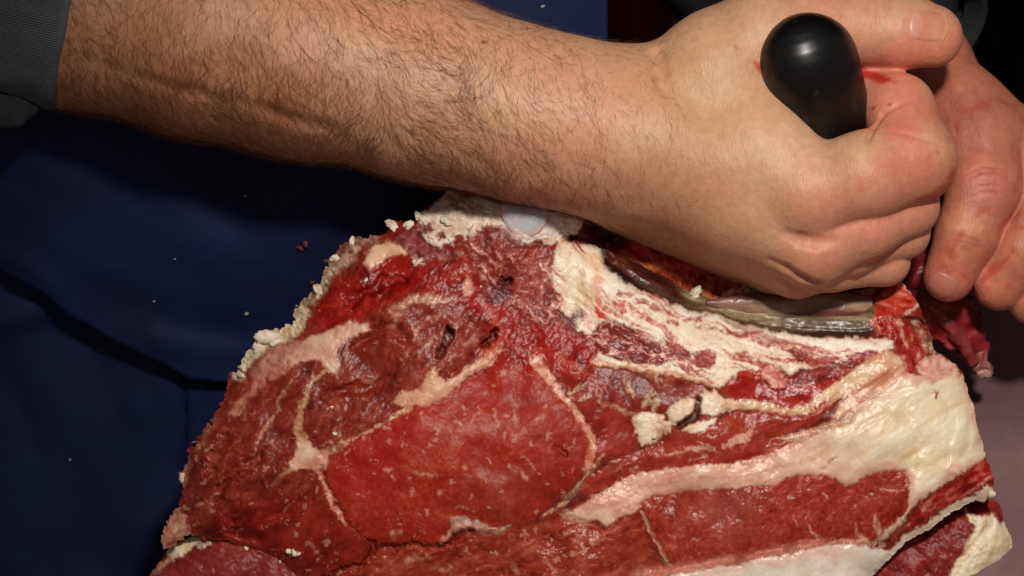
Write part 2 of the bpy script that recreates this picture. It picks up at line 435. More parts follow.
sh.layer([(548, 190), (566, 190), (584, 208), (580, 222), (566, 214)], [(178, 120, 84), (210, 164, 124)], warp=5, edge=4, op=.7)
sh.layer([(484, 228), (490, 222), (500, 226), (512, 238), (524, 246), (515, 250), (498, 240)], [(118, 40, 36), (150, 70, 62)], warp=3, edge=2)
sh.layer([(448, 206, 3), (462, 208, 5), (474, 214, 4)], [(120, 84, 66)], edge=1.5, h=-2, op=.8)
sh.layer([(470, 205, 4), (482, 207, 5)], [(200, 84, 60)], edge=1.5, op=.8)
for P_ in ([(424, 222), (432, 220), (436, 228), (428, 234), (423, 230)], [(440, 232), (447, 231), (447, 239), (441, 240)],
           [(392, 241), (412, 224), (419, 229), (425, 240), (436, 244), (450, 251), (455, 262), (440, 263), (420, 258), (405, 252)],
           [(476, 228), (486, 232), (494, 240), (490, 250), (480, 245)]):
    sh.layer(P_, [(92, 28, 28), (128, 52, 50), (150, 84, 78)], n=sh.nf, warp=3, edge=1.4, h=-3, tex=1.5, lab=0)
sh.layer([(416, 262, 6), (440, 258, 5), (462, 256, 5)], [(120, 50, 46), (168, 110, 96)], n=sh.nf, edge=2, tex=1.5)
sh.layer([(413, 256, 3), (416, 262, 5), (420, 258, 3)], FW, edge=1, h=2)
sh.layer([(498, 200), (510, 188), (545, 188), (554, 205), (550, 228), (536, 240), (518, 242), (503, 230), (497, 214)], [(190, 140, 134), (214, 186, 176), (224, 204, 194)], n=sh.nm, warp=3, edge=5, op=.85, lab=7)
# fat by the first cut
sh.layer([(366, 262), (374, 248), (388, 240), (400, 246), (406, 253), (386, 258), (373, 269)], [(200, 120, 92), (222, 172, 136), (228, 190, 158)], warp=3, edge=2, h=3, lab=8)
sh.layer([(340, 262, 16), (356, 244, 14), (372, 240, 12)], [(112, 62, 50), (160, 116, 98), (196, 160, 138)], n=sh.nf, warp=5, edge=4, tex=1.4)
sh.layer([(330, 272, 12), (318, 292, 14), (304, 308, 14), (294, 322, 12)], [(120, 84, 66), (170, 138, 112), (206, 184, 156)], n=np.clip(sh.nf + .3 * sh.nm, -1, 1), warp=4, edge=3, tex=2.2, lab=8)
sh.layer([(240, 372, 14), (252, 352, 18), (268, 340, 20), (288, 328, 18), (300, 318, 12)], [(176, 144, 108), (216, 194, 158), (228, 212, 184)], n=np.clip(crn * .6 + .4 * sh.nf, -1, 1), warp=5, edge=2.5, h=2, tex=2.6, texf=crn, lab=7, rg=.55)
pf = [(304, 336), (320, 333), (335, 325), (350, 319), (366, 320), (363, 328), (350, 335), (341, 345), (338, 360), (335, 372), (328, 375), (320, 365), (311, 360), (300, 362), (290, 369),
      (282, 366), (288, 352), (297, 344)]
sh.layer(pf, [(196, 132, 108), (214, 162, 138), (222, 182, 160)], warp=5, edge=2, h=1.5, tex=.6, lab=8, rg=.45)
sh.layer([(288, 364, 12), (268, 378, 12), (250, 393, 10), (236, 407, 9), (226, 416, 5)], [(150, 60, 48), (186, 108, 88), (204, 142, 118)], n=sh.nf, warp=6, edge=3, op=.8, tex=1)
sh.layer([(300, 345, 18), (282, 355, 18), (262, 372, 10)], [(170, 100, 84), (204, 152, 134)], n=sh.nf, warp=6, edge=4, op=.75)
sh.layer([(215, 420, 8), (205, 434, 7), (196, 450, 5)], [(120, 50, 36), (180, 120, 88)], n=sh.nf, warp=4, edge=2, op=.7, tex=1.5)
for st in ([(298, 374, 1.5), (288, 388, 2.5), (276, 408, 3.4), (264, 430, 3.4), (256, 447, 2), (250, 462, 1)],
           [(326, 372, 4), (312, 384, 4), (304, 398, 5), (297, 413, 6), (296, 428, 8), (303, 440, 10)]):
    sh.layer(st, FT, n=sh.nf, warp=4, edge=1.1, h=-1, lab=8)
# fat fork left of the eye
sh.layer([(300, 436), (308, 444), (317, 452), (328, 447), (330, 452), (324, 462), (323, 472), (316, 472), (304, 470), (290, 470), (290, 462), (297, 450)], FP, warp=4, edge=1.2, h=-1, lab=8)
sh.layer([(322, 456, 7), (345, 443, 3.4), (372, 429, 3), (395, 415, 4), (410, 405, 6)], [(176, 104, 78), (206, 150, 120), (218, 172, 142)], n=sh.nf, warp=2, edge=1.1, h=-2, lab=8)
sh.layer([(290, 470, 5), (280, 478, 3), (273, 486, 1.5)], FT, warp=2, edge=1)
sh.layer([(319, 474, 3), (325, 486, 6), (333, 502, 8), (339, 514, 5), (345, 525, 2)], [(180, 60, 46), (206, 130, 108), (216, 168, 144)], n=sh.nf, warp=2, edge=1.2, h=-2.5, lab=8)
# wide fat seam above the eye
sh.layer([(391, 403), (404, 393), (420, 390), (430, 372), (434, 366), (439, 374), (446, 381), (460, 372), (480, 358), (493, 349), (503, 352), (490, 364), (466, 376), (453, 388),
          (441, 398), (420, 405), (404, 406)], [(196, 120, 92), (212, 156, 124), (222, 176, 146)], warp=2.5, edge=1.4, h=2, bulge=3, bl=5, lab=8, rg=.42)
sh.layer([(490, 354, 10), (500, 340, 12), (496, 320, 8), (486, 306, 5)], [(170, 36, 26), (196, 92, 70)], n=sh.nf, warp=4, edge=4, op=.7)
sh.layer([(467, 276), (473, 282), (474, 292), (466, 296), (461, 288)], [(212, 140, 116), (224, 178, 150)], warp=3, edge=2, h=1)
sh.layer([(396, 328, 5), (398, 312, 9), (412, 302, 9), (430, 301, 8), (456, 303, 6)], [(150, 70, 52), (198, 138, 112), (212, 162, 138)], n=sh.nf, warp=5, edge=3, op=.85, tex=1, lab=8)
sh.layer([(414, 340), (426, 318), (446, 312), (462, 318), (480, 330), (482, 344), (462, 356), (446, 368), (436, 368), (430, 350)], [(104, 30, 22), (136, 50, 38), (156, 78, 62), (190, 140, 124)],
         n=np.clip(.7 * aniso(X, Y, -.9, 14, 5, 3, 8) + .4 * sh.nf, -1, 1), warp=4, edge=3, op=.9, bulge=5, tex=.8)
sh.layer([(408, 322, 1.5), (414, 330, 2.5), (418, 342, 1.5)], FP, warp=3, edge=1)
# right seam of the eye
sh.layer([(534, 360, 10), (546, 374, 9), (560, 391, 7), (572, 406, 5), (582, 424, 6), (592, 438, 8), (592, 455, 9), (586, 470, 7)], [(190, 80, 58), (206, 132, 104), (216, 164, 136)], n=sh.nf, warp=2, edge=1.2, h=-.5, lab=8)
sh.layer([(606, 454, 3), (592, 470, 4), (578, 488, 5), (560, 504, 4), (543, 516, 2.5)], [(170, 110, 78), (208, 156, 120)], n=sh.nf, warp=1.5, edge=1, h=0, lab=8)
sh.layer([(594, 470, 3), (584, 486, 4), (568, 500, 2.5)], [(104, 74, 66), (140, 100, 88)], warp=1, edge=1, h=-2)
# pocket under the eye
sh.layer([(452, 518), (465, 518), (480, 524), (498, 528), (512, 526), (500, 532), (480, 533), (468, 530), (455, 532)], [(140, 92, 84), (176, 128, 116), (206, 160, 144)], n=sh.nf, warp=2, edge=1.4, h=1.5)
sh.layer([(440, 540, 3), (452, 532, 4), (466, 527, 5), (484, 529, 4), (500, 529, 2)], [(188, 110, 88), (212, 150, 124)], n=sh.nf, warp=1.5, edge=1, h=2.5, lab=8)
sh.groove([(455, 538, 3), (463, 535, 5), (470, 533, 3)], 9, soft=2.5)
# ---- right: white band with red bundles
band = [(560, 241), (576, 243), (590, 243), (608, 249), (604, 260), (612, 271), (640, 290), (692, 309), (750, 324), (800, 336), (850, 338), (872, 338), (895, 342), (897, 352), (870, 356), (840, 362),
        (800, 372), (780, 378), (757, 370), (740, 374), (722, 386), (700, 382), (670, 374), (640, 371), (610, 366), (594, 360), (600, 350), (594, 338), (578, 330), (564, 316), (558, 300), (552, 280), (554, 260)]
rimy = np.interp(X, [540, 612, 692, 800, 895], [215, 268, 309, 337, 345]).astype(f4)
bn = np.clip(1.0 * aniso(X + 5 * sh.wx, Y - rimy + 5 * sh.wy, 0.06, 44, 4.2, 3, 11) + .2 * sh.nf + .16, -1, 1)
sh.layer(band, [(150, 44, 38), (186, 100, 84), (218, 172, 148), (230, 202, 178), (234, 216, 194), (232, 212, 186)], n=np.clip(bn + .32 * sh.nff, -1, 1), warp=2.5, edge=1.3, h=3, tex=.9, texf=bn, lab=9, rg=.42)
sh.layer([(563, 248), (604, 252), (600, 290), (580, 318), (566, 310)], FC, n=aniso(X, Y, 1.4, 22, 5, 3, 2), warp=3, edge=3, op=.8)
sh.layer([(590, 256, 5), (594, 276, 9), (598, 296, 11), (601, 308, 8)], [(222, 120, 90), (226, 160, 124)], n=sh.nf, warp=5, edge=5, op=.75)
sh.layer([(596, 308, 4), (603, 314, 10), (609, 318, 4)], [(190, 24, 16), (208, 60, 44)], warp=4, edge=2)
sh.layer([(618, 305, 5), (624, 309, 8), (627, 313, 4)], [(186, 22, 16), (200, 44, 32)], warp=3, edge=1.4)
RD = [(104, 22, 20), (148, 44, 40), (176, 84, 74), (208, 150, 134)]
bn2 = np.clip(.8 * aniso(X, Y, .2, 18, 4, 3, 17) + .3 * sh.nf - .1, -1, 1)
sh.layer([(606, 286, 8), (640, 300, 7), (690, 314, 6), (750, 330, 8), (800, 341, 9), (860, 345, 10), (892, 346, 8)], FW, n=np.clip(bn + .1, -1, 1), warp=3, fine=2, edge=3, op=.6)
for st in ([(618, 294, 4), (631, 297, 6)], [(638, 303, 4), (652, 309, 6), (668, 312, 3)], [(666, 321, 3), (676, 322, 5)], [(684, 320, 3), (698, 318, 6), (712, 316, 3)],
           [(696, 327, 2), (708, 329, 5), (718, 331, 3)], [(722, 334, 2), (742, 333, 6), (762, 332, 4)], [(735, 352, 4), (748, 355, 7), (758, 358, 3)],
           [(640, 345, 3), (660, 358, 4), (690, 368, 3)], [(672, 366, 2), (692, 372, 5), (706, 374, 2)], [(828, 372, 2), (812, 376, 4), (790, 380, 5), (776, 384, 3)], [(852, 368, 4), (838, 373, 6), (822, 378, 4)]):
    sh.layer(st, RD, n=bn2, warp=2.5, edge=1.3, h=-1.5, tex=.8, op=.92)
for P_ in ([(664, 338), (678, 342), (691, 352), (692, 361), (680, 362), (668, 353)], [(693, 351), (706, 349), (716, 354), (718, 362), (712, 368), (698, 366), (690, 361)],
           [(757, 358), (768, 362), (782, 368), (788, 376), (786, 384), (776, 386), (764, 380), (758, 370)],
           [(788, 350), (800, 352), (812, 358), (836, 356), (832, 365), (812, 368), (797, 364)], [(844, 356), (858, 351), (880, 351), (897, 350), (896, 357), (870, 359), (848, 362)]):
    sh.layer(P_, [(96, 18, 18), (138, 34, 30), (160, 58, 48), (184, 110, 94)], n=bn2, warp=2.5, edge=1.3, h=-2.5, tex=1, op=.97, lab=10)
bund = [(586, 338), (598, 324), (614, 320), (635, 328), (655, 340), (670, 352), (676, 361), (660, 366), (640, 364), (620, 361), (604, 354)]
w3, w4, _ = worley(X * .62 + Y * .3 + 3 * sh.hx + 6 * sh.wx, Y * 1.25 - X * .5 + 3 * sh.hy + 6 * sh.wy, 15, 4)
bun = np.clip(.6 - 5 * np.clip(w4 - w3, 0, 1) + .4 * sh.nf + .5 * sh.nm, -1, 1)
sh.layer(bund, [(120, 42, 38), (152, 66, 58), (178, 106, 94), (222, 186, 172)], n=bun, warp=2, edge=1.5, h=-1, tex=-1.3, texf=bun, lab=10, rg=.3)
sh.layer([(578, 316, 12), (568, 322, 12), (562, 316, 8)], [(96, 40, 44), (124, 60, 60)], n=sh.nf, warp=4, edge=3, op=.9)
sh.layer([(594, 362, 4), (620, 366, 5), (650, 371, 6), (684, 376, 6), (716, 385, 4)], [(206, 120, 84), (222, 172, 134), (230, 198, 170)], n=sh.nf, warp=1.5, edge=1.1, h=1.5, lab=9)
# glossy sinew along the rib
sv = Y - np.interp(X, [600, 612, 640, 692, 740, 800, 850, 884], [246, 259, 279, 302, 314, 321, 323, 322]).astype(f4)
sn = aniso(X + 3 * sh.wx, sv + 3 * sh.wy, 0.0, 40, 3.4, 3, 91)
sin_n = np.clip(.7 * sn + .7 * np.exp(-((sv + 4 + 2 * sh.nm) / 2.6) ** 2) - .8 * sstep(2, 10, sv + 2 * sh.nm) + .1 * sh.nff, -1, 1)  # pale line near the upper edge is a painted highlight
sinew = [(600, 240), (622, 250), (645, 260), (690, 285), (720, 294), (780, 300), (870, 298), (890, 318), (884, 330), (858, 338), (815, 337), (780, 332), (750, 324), (722, 316), (692, 309), (665, 300), (640, 290), (620, 280), (611, 270), (603, 259)]
sh.layer(sinew, [(56, 34, 24), (92, 66, 46), (118, 96, 72), (164, 142, 112)], n=sin_n, warp=2.5, fine=1.5, edge=1.5, h=-3, lab=17, rg=.32)
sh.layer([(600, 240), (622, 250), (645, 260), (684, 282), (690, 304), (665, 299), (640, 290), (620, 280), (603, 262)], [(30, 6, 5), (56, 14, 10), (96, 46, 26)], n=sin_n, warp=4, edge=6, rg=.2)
sh.layer([(680, 280), (720, 294), (760, 300), (775, 330), (740, 322), (690, 308)], [(52, 34, 20), (88, 66, 40), (124, 100, 68), (176, 156, 118)], n=sin_n, warp=4, edge=6, op=.8)
sh.layer([(760, 296), (870, 296), (872, 309), (820, 312), (770, 311)], [(92, 54, 44), (124, 84, 70), (160, 130, 108)], n=sn, warp=3, edge=3, op=.8)
sh.z += 2.2 * np.exp(-((sv + 3) / 4.0) ** 2) * sstep(610, 640, X) * sstep(885, 860, X) - 2.2 * np.exp(-((sv - 9) / 3.0) ** 2) * sstep(700, 760, X) * sstep(885, 860, X)
# red strap muscle with pink flap
sh.layer([(720, 390), (740, 373), (757, 370), (766, 385), (786, 388), (812, 384), (840, 376), (852, 370), (858, 374), (842, 384), (818, 396), (802, 406), (780, 409), (760, 405), (738, 400)],
         [(116, 14, 10), (152, 26, 18), (168, 44, 30)], n=np.clip(bn2 + .2, -1, 1), warp=2, edge=1.4, bulge=4, lab=11, rg=.28)
sh.layer([(757, 368), (770, 364), (778, 370), (786, 380), (783, 389), (772, 388), (762, 378)], [(196, 92, 80), (216, 140, 124), (226, 172, 156)], n=sh.nf, warp=2, edge=1.2, h=4, bulge=2)
for st in ([(622, 378, 2), (628, 390, 7), (632, 400, 2)], [(646, 372, 7), (656, 380, 4)]):
    sh.layer(st, [(180, 100, 70), (214, 160, 126)], n=sh.nf, warp=3, edge=1.4, h=2)
sh.layer([(598, 401, 2), (612, 405, 3), (626, 411, 4), (634, 414, 5)], FT, warp=2, edge=1)
sh.layer([(594, 371, 1), (596, 390, 1.6), (600, 400, 2)], FT, warp=2, edge=1)
for (x_, y_) in ((650, 398), (655, 404), (646, 404), (576, 388), (583, 398)):
    sh.layer([(x_ - 4, y_ + 2, 3), (x_ + 4, y_ - 3, 5)], [(190, 150, 112), (214, 184, 148)], n=sh.nf, warp=4, edge=1, h=1.5, op=.8)
# white lumps
lump = [(196, 144, 116), (222, 188, 158), (232, 210, 184), (236, 224, 206)]
for P_, hh in (([(629, 416), (640, 411), (655, 411), (663, 414), (663, 426), (660, 437), (650, 442), (640, 444), (636, 432)], 7), ([(662, 421), (671, 421), (672, 430), (667, 434), (662, 432)], 6),
               ([(667, 412), (678, 399), (690, 397), (697, 399), (697, 406), (694, 416), (685, 422), (673, 425)], 6), ([(697, 402), (704, 391), (714, 389), (722, 396), (731, 400), (736, 408), (726, 415), (712, 416), (700, 412)], 6),
               ([(682, 431), (698, 421), (716, 419), (714, 426), (706, 433), (694, 436)], 3)):
    sh.layer(P_, lump, warp=2.5, edge=1.2, h=1, bulge=hh, bl=5, tex=.8, lab=12, rg=.45)
sh.groove([(699, 400, 2), (698, 411, 3), (691, 419, 4), (680, 426, 2)], 14, soft=1.8)
sh.layer([(699, 400, 2), (698, 411, 3), (691, 419, 4), (680, 426, 2)], [(70, 36, 26), (96, 60, 48)], warp=1, edge=1)  # dark tone adds crevice shade between the lumps
sh.layer([(728, 404, 12), (745, 405, 10), (770, 409, 9), (794, 412, 7), (812, 406, 11), (832, 394, 15), (852, 382, 20), (872, 370, 24), (886, 362, 22), (898, 362, 10)], [(196, 130, 96), (218, 174, 138), (230, 202, 166)], n=np.clip(aniso(X, Y, -.6, 26, 5, 3, 19) + .2, -1, 1),
         warp=2, edge=1.4, h=3, lab=9, tex=1)
sh.layer([(812, 408, 4), (824, 403, 5), (838, 392, 2)], [(150, 34, 24), (176, 70, 52)], warp=2, edge=1.4)
sh.layer([(880, 352, 5), (884, 366, 7), (876, 382, 4)], [(204, 130, 88), (220, 168, 124)], n=sh.nf, warp=2, edge=2.5, op=.8, h=1)
# long muscle
longm = [(588, 478), (615, 460), (645, 447), (680, 434), (705, 434), (718, 424), (735, 412), (765, 411), (795, 415), (815, 411), (832, 404), (812, 420), (790, 432), (770, 440), (806, 432), (826, 428), (800, 442), (770, 455), (740, 463), (700, 468), (660, 470),
         (634, 474), (610, 486), (594, 494), (582, 492)]
sh.layer(longm, MF, n=np.clip(.6 * aniso(X, Y, -.3, 22, 6, 3, 23) + .4 * sh.nf, -1, 1), warp=1.5, edge=1.3, bulge=7, bl=9, lab=2, rg=.3)
MBL = [(190, 110, 88), (212, 152, 126), (222, 176, 150)]
for st in ([(722, 448, 4), (732, 445, 8), (744, 441, 9), (750, 432, 5), (752, 426, 2)], [(656, 454, 1.5), (676, 452, 3), (692, 450, 4), (712, 451, 2.5), (716, 453, 1)], [(686, 446, 1), (692, 450, 3), (700, 456, 1)], [(700, 445, 1), (712, 450, 2.5)],
           [(688, 462, 1.5), (704, 459, 2)], [(628, 470, 3), (634, 468, 5)]):
    sh.layer(st, MBL, n=sh.nf, warp=3, edge=1.1, op=.9)
# big fat band and cap
sh.layer([(830, 418), (845, 398), (866, 378), (890, 360), (906, 366), (905, 378), (888, 392), (860, 410), (840, 424)], [(186, 112, 78), (212, 156, 118), (222, 184, 146)], n=np.clip(aniso(X, Y, -.6, 26, 4, 3, 71), -1, 1), warp=2, edge=1.6, h=1, lab=3)
cap = [(566, 515), (590, 499), (620, 481), (640, 471), (690, 467), (735, 464), (765, 455), (795, 442), (778, 438), (800, 432), (826, 424), (850, 410), (872, 396), (890, 386), (902, 372), (920, 376), (946, 372), (963, 374),
       (972, 400), (979, 430), (986, 455), (978, 464), (965, 471), (948, 481), (934, 491), (920, 499), (910, 508), (900, 526), (884, 540), (868, 546), (850, 540), (868, 536), (892, 522), (906, 510), (908, 484), (904, 472), (890, 470),
       (870, 475), (856, 483), (846, 487), (835, 480), (822, 476), (800, 475), (788, 477), (776, 485), (765, 484), (740, 488), (710, 490), (680, 493), (656, 496), (642, 506), (626, 516), (605, 523), (588, 521)]
gx = np.clip((X - 760) / 140 + .25 * sh.nm, 0, 1)
stn = np.clip(.55 * aniso(X, Y, -.42, 40, 5, 3, 31) + .45 * sh.nc + .15 * sh.nf, -1, 1)
sh.layer(cap, FP, n=stn, warp=1.6, edge=1.2, h=2, bulge=5, bl=8, lab=3, rg=.36, tex=.2, texf=stn)
capc = ramp(FC, np.clip(.6 * aniso(X, Y, -.55, 46, 6, 3, 33) + .5 * sh.nc + .2, -1, 1))
sl, d = sh.sd(cap, 1.6, 1.2)
m = sstep(1.2, -1.2, d) * gx[sl] * sstep(-1, -11, d + 5 * sh.nm[sl])
sh.col[sl] = sh.col[sl] * (1 - m[..., None]) + capc[sl] * m[..., None]
for st in ([(640, 487, 1.5), (700, 480, 3), (760, 473, 3), (800, 462, 2)], [(650, 494, 1.5), (700, 488, 2.5), (770, 479, 2)]):
    sh.layer(st, [(196, 120, 96), (206, 140, 114)], n=sh.nf, warp=2, edge=2, h=-1, op=.6)
for st in ([(806, 430, 2), (835, 420, 5), (858, 408, 3), (880, 396, 2)], [(832, 424, 1), (848, 417, 3.5), (856, 412, 1)], [(790, 440, 1), (830, 428, 2.5), (850, 420, 1)]):
    sh.layer(st, [(140, 88, 52), (176, 124, 84)], n=sh.nf, warp=2, edge=1.5, h=-4, op=.85)
for st in ([(880, 402, 1), (915, 386, 2), (940, 378, 1)], [(860, 425, 1), (905, 402, 2), (935, 388, 1)], [(905, 405, 1), (915, 440, 1.5), (912, 465, 1)], [(945, 390, 1), (952, 430, 1.5), (950, 460, 1)], [(966, 405, 1), (970, 440, 2), (965, 462, 1)]):
    sh.groove(st, 1.1, warp=5, soft=3)
sh.layer([(936, 391, 3), (937, 397, 3.6), (936, 398, 2)], [(150, 44, 26)], warp=.5, edge=1); sh.layer([(934, 392, 2), (939, 390, 2)], [(160, 70, 40)], warp=.5, edge=1)
sh.layer([(822, 470, 1), (829, 463, 2), (836, 458, 1)], [(150, 70, 50)], warp=1, edge=1, h=-3); sh.layer([(812, 468, 12), (850, 474, 14), (900, 466, 8)], [(222, 172, 140), (226, 184, 152)], warp=5, edge=7, op=.6)
sh.layer([(566, 515, 8), (590, 518, 14), (606, 514, 10)], [(220, 170, 140), (232, 200, 172)], warp=4, edge=4, op=.8)
sh.layer([(588, 523, 3), (598, 522, 6), (604, 526, 3)], [(110, 16, 14), (150, 40, 34)], warp=3, edge=2)
# flank muscle
flank = [(643, 503), (656, 496), (680, 493), (710, 490), (740, 488), (765, 484), (776, 485), (788, 477), (805, 475), (822, 476), (835, 480), (846, 488), (856, 483), (870, 475), (890, 470), (904, 472), (908, 484), (908, 502),
         (904, 513), (893, 525), (880, 537), (872, 544), (862, 539), (840, 536), (800, 541), (760, 551), (720, 561), (690, 567), (674, 567), (660, 550), (650, 528)]
sh.layer(flank, MF, n=np.clip(.45 * sh.nm + .4 * sh.nf + .4 * sh.nff + .2 * aniso(X, Y, -.9, 20, 3, 3, 81) - .05, -1, 1), warp=1.6, edge=1.3, bulge=9, bl=10, lab=13, rg=.32, tex=.5)
sl, d = sh.sd([(700, 495), (760, 500), (750, 535), (715, 540)], 10, 1)
sh.layer([(700, 495), (745, 498), (750, 530), (720, 545), (690, 520)], [(150, 66, 62), (168, 92, 86)], warp=14, edge=16, op=.4)
for st in ([(643, 512, 3), (647, 526, 4), (652, 535, 3), (659, 548, 3.6), (667, 562, 4), (676, 569, 3)], [(876, 516, 3), (878, 526, 6), (880, 538, 5), (882, 546, 6)], [(853, 524, 1.5), (856, 534, 4), (864, 540, 6), (874, 546, 6)], [(811, 524, 1), (814, 532, 2.5), (818, 538, 4)],
           [(792, 517, 1), (800, 524, 1.4)], [(821, 492, 1), (826, 496, 2.4), (828, 498, 1.4)], [(884, 489, 1.6), (896, 491, 2)], [(668, 535, 1), (676, 538, 2), (679, 532, 1)]):
    sh.layer(st, MBL, n=sh.nf, warp=2, edge=1, op=.9)
# red rim of the flank and the white strip below it
sh.layer([(640, 574, 8), (700, 566, 7), (760, 554, 8), (800, 545, 8), (840, 540, 6), (866, 544, 5)], [(176, 60, 42), (204, 110, 86), (220, 160, 136)], n=aniso(X, Y, -.2, 24, 3, 3, 41), warp=1.5, edge=1.5, h=1)
bone = [(620, 582), (680, 574), (740, 563), (790, 553), (830, 545), (852, 543), (872, 548), (890, 552), (886, 562), (868, 580), (850, 640), (560, 640)]
sh.layer(bone, FW, n=np.clip(.5 * sh.nm + .4 * sh.nc + .2, -1, 1), warp=1.2, edge=1.4, h=2, bulge=7, bl=9, lab=14, rg=.3)
for st in ([(800, 558, 3), (812, 556, 5)], [(826, 552, 3), (834, 553, 4)], [(770, 566, 3), (782, 563, 4)], [(818, 566, 2), (824, 567, 3)]):
    sh.layer(st, [(220, 150, 136), (226, 180, 168)], warp=3, edge=2.5, op=.6)
sh.layer([(640, 580, 14), (720, 568, 12), (800, 553, 12), (850, 548, 10)], [(214, 140, 118), (226, 176, 156)], n=sh.nf, warp=3, edge=8, op=.55)
sh.layer([(884, 560, 8), (905, 542, 10), (930, 527, 12), (952, 512, 11), (975, 499, 10), (990, 490, 9)], [(204, 160, 126), (226, 200, 170), (234, 216, 194)], n=np.clip(sh.nm + .3, -1, 1), warp=2, edge=1.3, h=3, tex=1, lab=9)
sh.layer([(904, 531), (908, 518), (922, 503), (938, 491), (958, 477), (976, 465), (988, 460), (994, 472), (991, 482), (978, 489), (956, 499), (930, 514), (914, 528)], [(120, 14, 14), (164, 34, 28), (190, 90, 74), (222, 176, 150)],
         n=np.clip(.8 * aniso(X, Y, -.6, 14, 4, 3, 51) + .4 * sh.nf - .15, -1, 1), warp=2.5, edge=1.4, h=-2, tex=1.4, lab=15, rg=.28)
# red ragged end at the top right
sh.layer([(872, 302), (882, 288), (897, 276), (912, 292), (920, 304), (916, 314), (904, 320), (890, 316), (876, 320)], [(128, 18, 12), (172, 40, 26), (190, 72, 50), (212, 140, 116)], n=np.clip(bn2, -1, 1), warp=2.5, edge=1.3, bulge=3, lab=16, rg=.3)
sh.layer([(898, 278, 2), (910, 292, 2.5), (919, 303, 5), (912, 312, 4), (904, 318, 2)], [(206, 150, 126), (226, 192, 166)], n=sh.nf, warp=3, edge=1.2, h=1.5)
sh.layer([(870, 320), (890, 316), (906, 322), (918, 340), (926, 352), (922, 372), (906, 370), (897, 352), (888, 340), (872, 330)], [(112, 16, 14), (150, 32, 26), (172, 62, 50), (206, 144, 124)], n=np.clip(aniso(X, Y, 1.2, 12, 4, 3, 53) + .4 * sh.nf, -1, 1), warp=3, edge=1.5, h=-3, tex=1.8, lab=16, rg=.28)
sh.layer([(912, 320, 3), (920, 336, 6), (926, 350, 5)], [(206, 140, 118), (224, 184, 160)], n=sh.nf, warp=4, edge=1.6, h=2)
sh.layer([(924, 318, 6), (930, 336, 7), (934, 350, 5)], [(120, 84, 62), (168, 128, 98), (206, 176, 144)], n=sh.nf, warp=4, edge=1.6, h=1, tex=2)
sh.groove([(905, 320, 2), (915, 322, 4), (922, 326, 3)], 10, soft=2.5)
sh.layer([(925, 356), (940, 354), (956, 366), (962, 373), (945, 377), (922, 376), (918, 368)], [(196, 120, 104), (214, 156, 138), (226, 184, 166)], n=np.clip(sh.nf + .3, -1, 1), warp=3, edge=1.5, h=1, tex=1.2, lab=3)
# left tabs
sh.layer([(160, 552), (162, 530), (171, 516), (180, 506), (184, 524), (190, 536), (205, 538), (180, 546)], [(140, 76, 56), (190, 124, 98), (210, 158, 130)], n=np.clip(sh.nm + .4 * sh.nf, -1, 1), warp=3, edge=1.6, tex=1.4, lab=8)
sh.layer([(180, 470, 6), (180, 486, 7), (186, 452, 4)], [(150, 90, 66), (190, 140, 108)], n=sh.nf, warp=4, edge=2, op=.8)
# flecks of fat and small streaks over the muscle
fl = worley(X + 3 * sh.hx, Y + 3 * sh.hy, 17, 9)
fm = sstep(.17, .08, fl[0] + .10 * sh.nf) * (fl[2] > .62) * sstep(640, 560, X) * sstep(395, 430, Y + .25 * (X - 300))
sh.col[:] = sh.col * (1 - .55 * fm[..., None]) + lin((204, 146, 116)) * .55 * fm[..., None]
fl = worley(X * 1.0 + 4 * sh.hx, Y + 4 * sh.hy, 9, 12)
fm = sstep(.22, .08, fl[0] + .14 * sh.nff) * (fl[2] > .86) * sstep(660, 590, X) * (sdo < -5)
sh.col[:] = sh.col * (1 - .36 * fm[..., None]) + lin((206, 140, 112)) * .36 * fm[..., None]
sh.z += fm * .8
for st in ([(482, 409, 3.2), (476, 416, 3.2), (471, 424, 2)], [(494, 410, 3), (497, 420, 3.4), (499, 429, 2)], [(509, 396, 1), (514, 408, 3), (517, 424, 2)], [(415, 474, 2), (428, 474, 3), (437, 474, 1.2)], [(508, 466, 3), (518, 472, 4), (526, 480, 4)],
           [(522, 456, 1), (529, 464, 3), (533, 470, 1.5)], [(455, 420, 5), (460, 424, 5)], [(384, 469, 4), (390, 469, 4)], [(440, 494, 3), (442, 490, 3)], [(394, 535, 5), (400, 533, 3)], [(462, 505, 1), (469, 510, 2)], [(472, 498, 3), (473, 497, 3)],
           [(408, 562, 7), (420, 560, 5)], [(512, 565, 6), (518, 572, 4)], [(545, 563, 4), (552, 572, 6)], [(570, 537, 2), (582, 540, 4), (586, 548, 4), (572, 552, 3)], [(498, 530, 5), (504, 529, 4)], [(436, 566, 5), (452, 572, 3)], [(596, 540, 8), (602, 536, 6)],
           [(358, 378, 3), (370, 382, 4), (376, 376, 2)], [(296, 500, 1.5), (284, 512, 1.8)], [(310, 540, 1), (314, 546, 2.4), (317, 552, 2)], [(196, 506, 2), (202, 504, 2.5)], [(244, 410, 2), (242, 418, 3)], [(230, 414, 3), (236, 413, 5)], [(412, 326, 1.6), (418, 334, 2.4), (420, 342, 1.2)]):
    sh.layer(st, [(186, 108, 84), (210, 152, 124)], n=sh.nf, warp=3, edge=1.1, op=.75, h=.6)
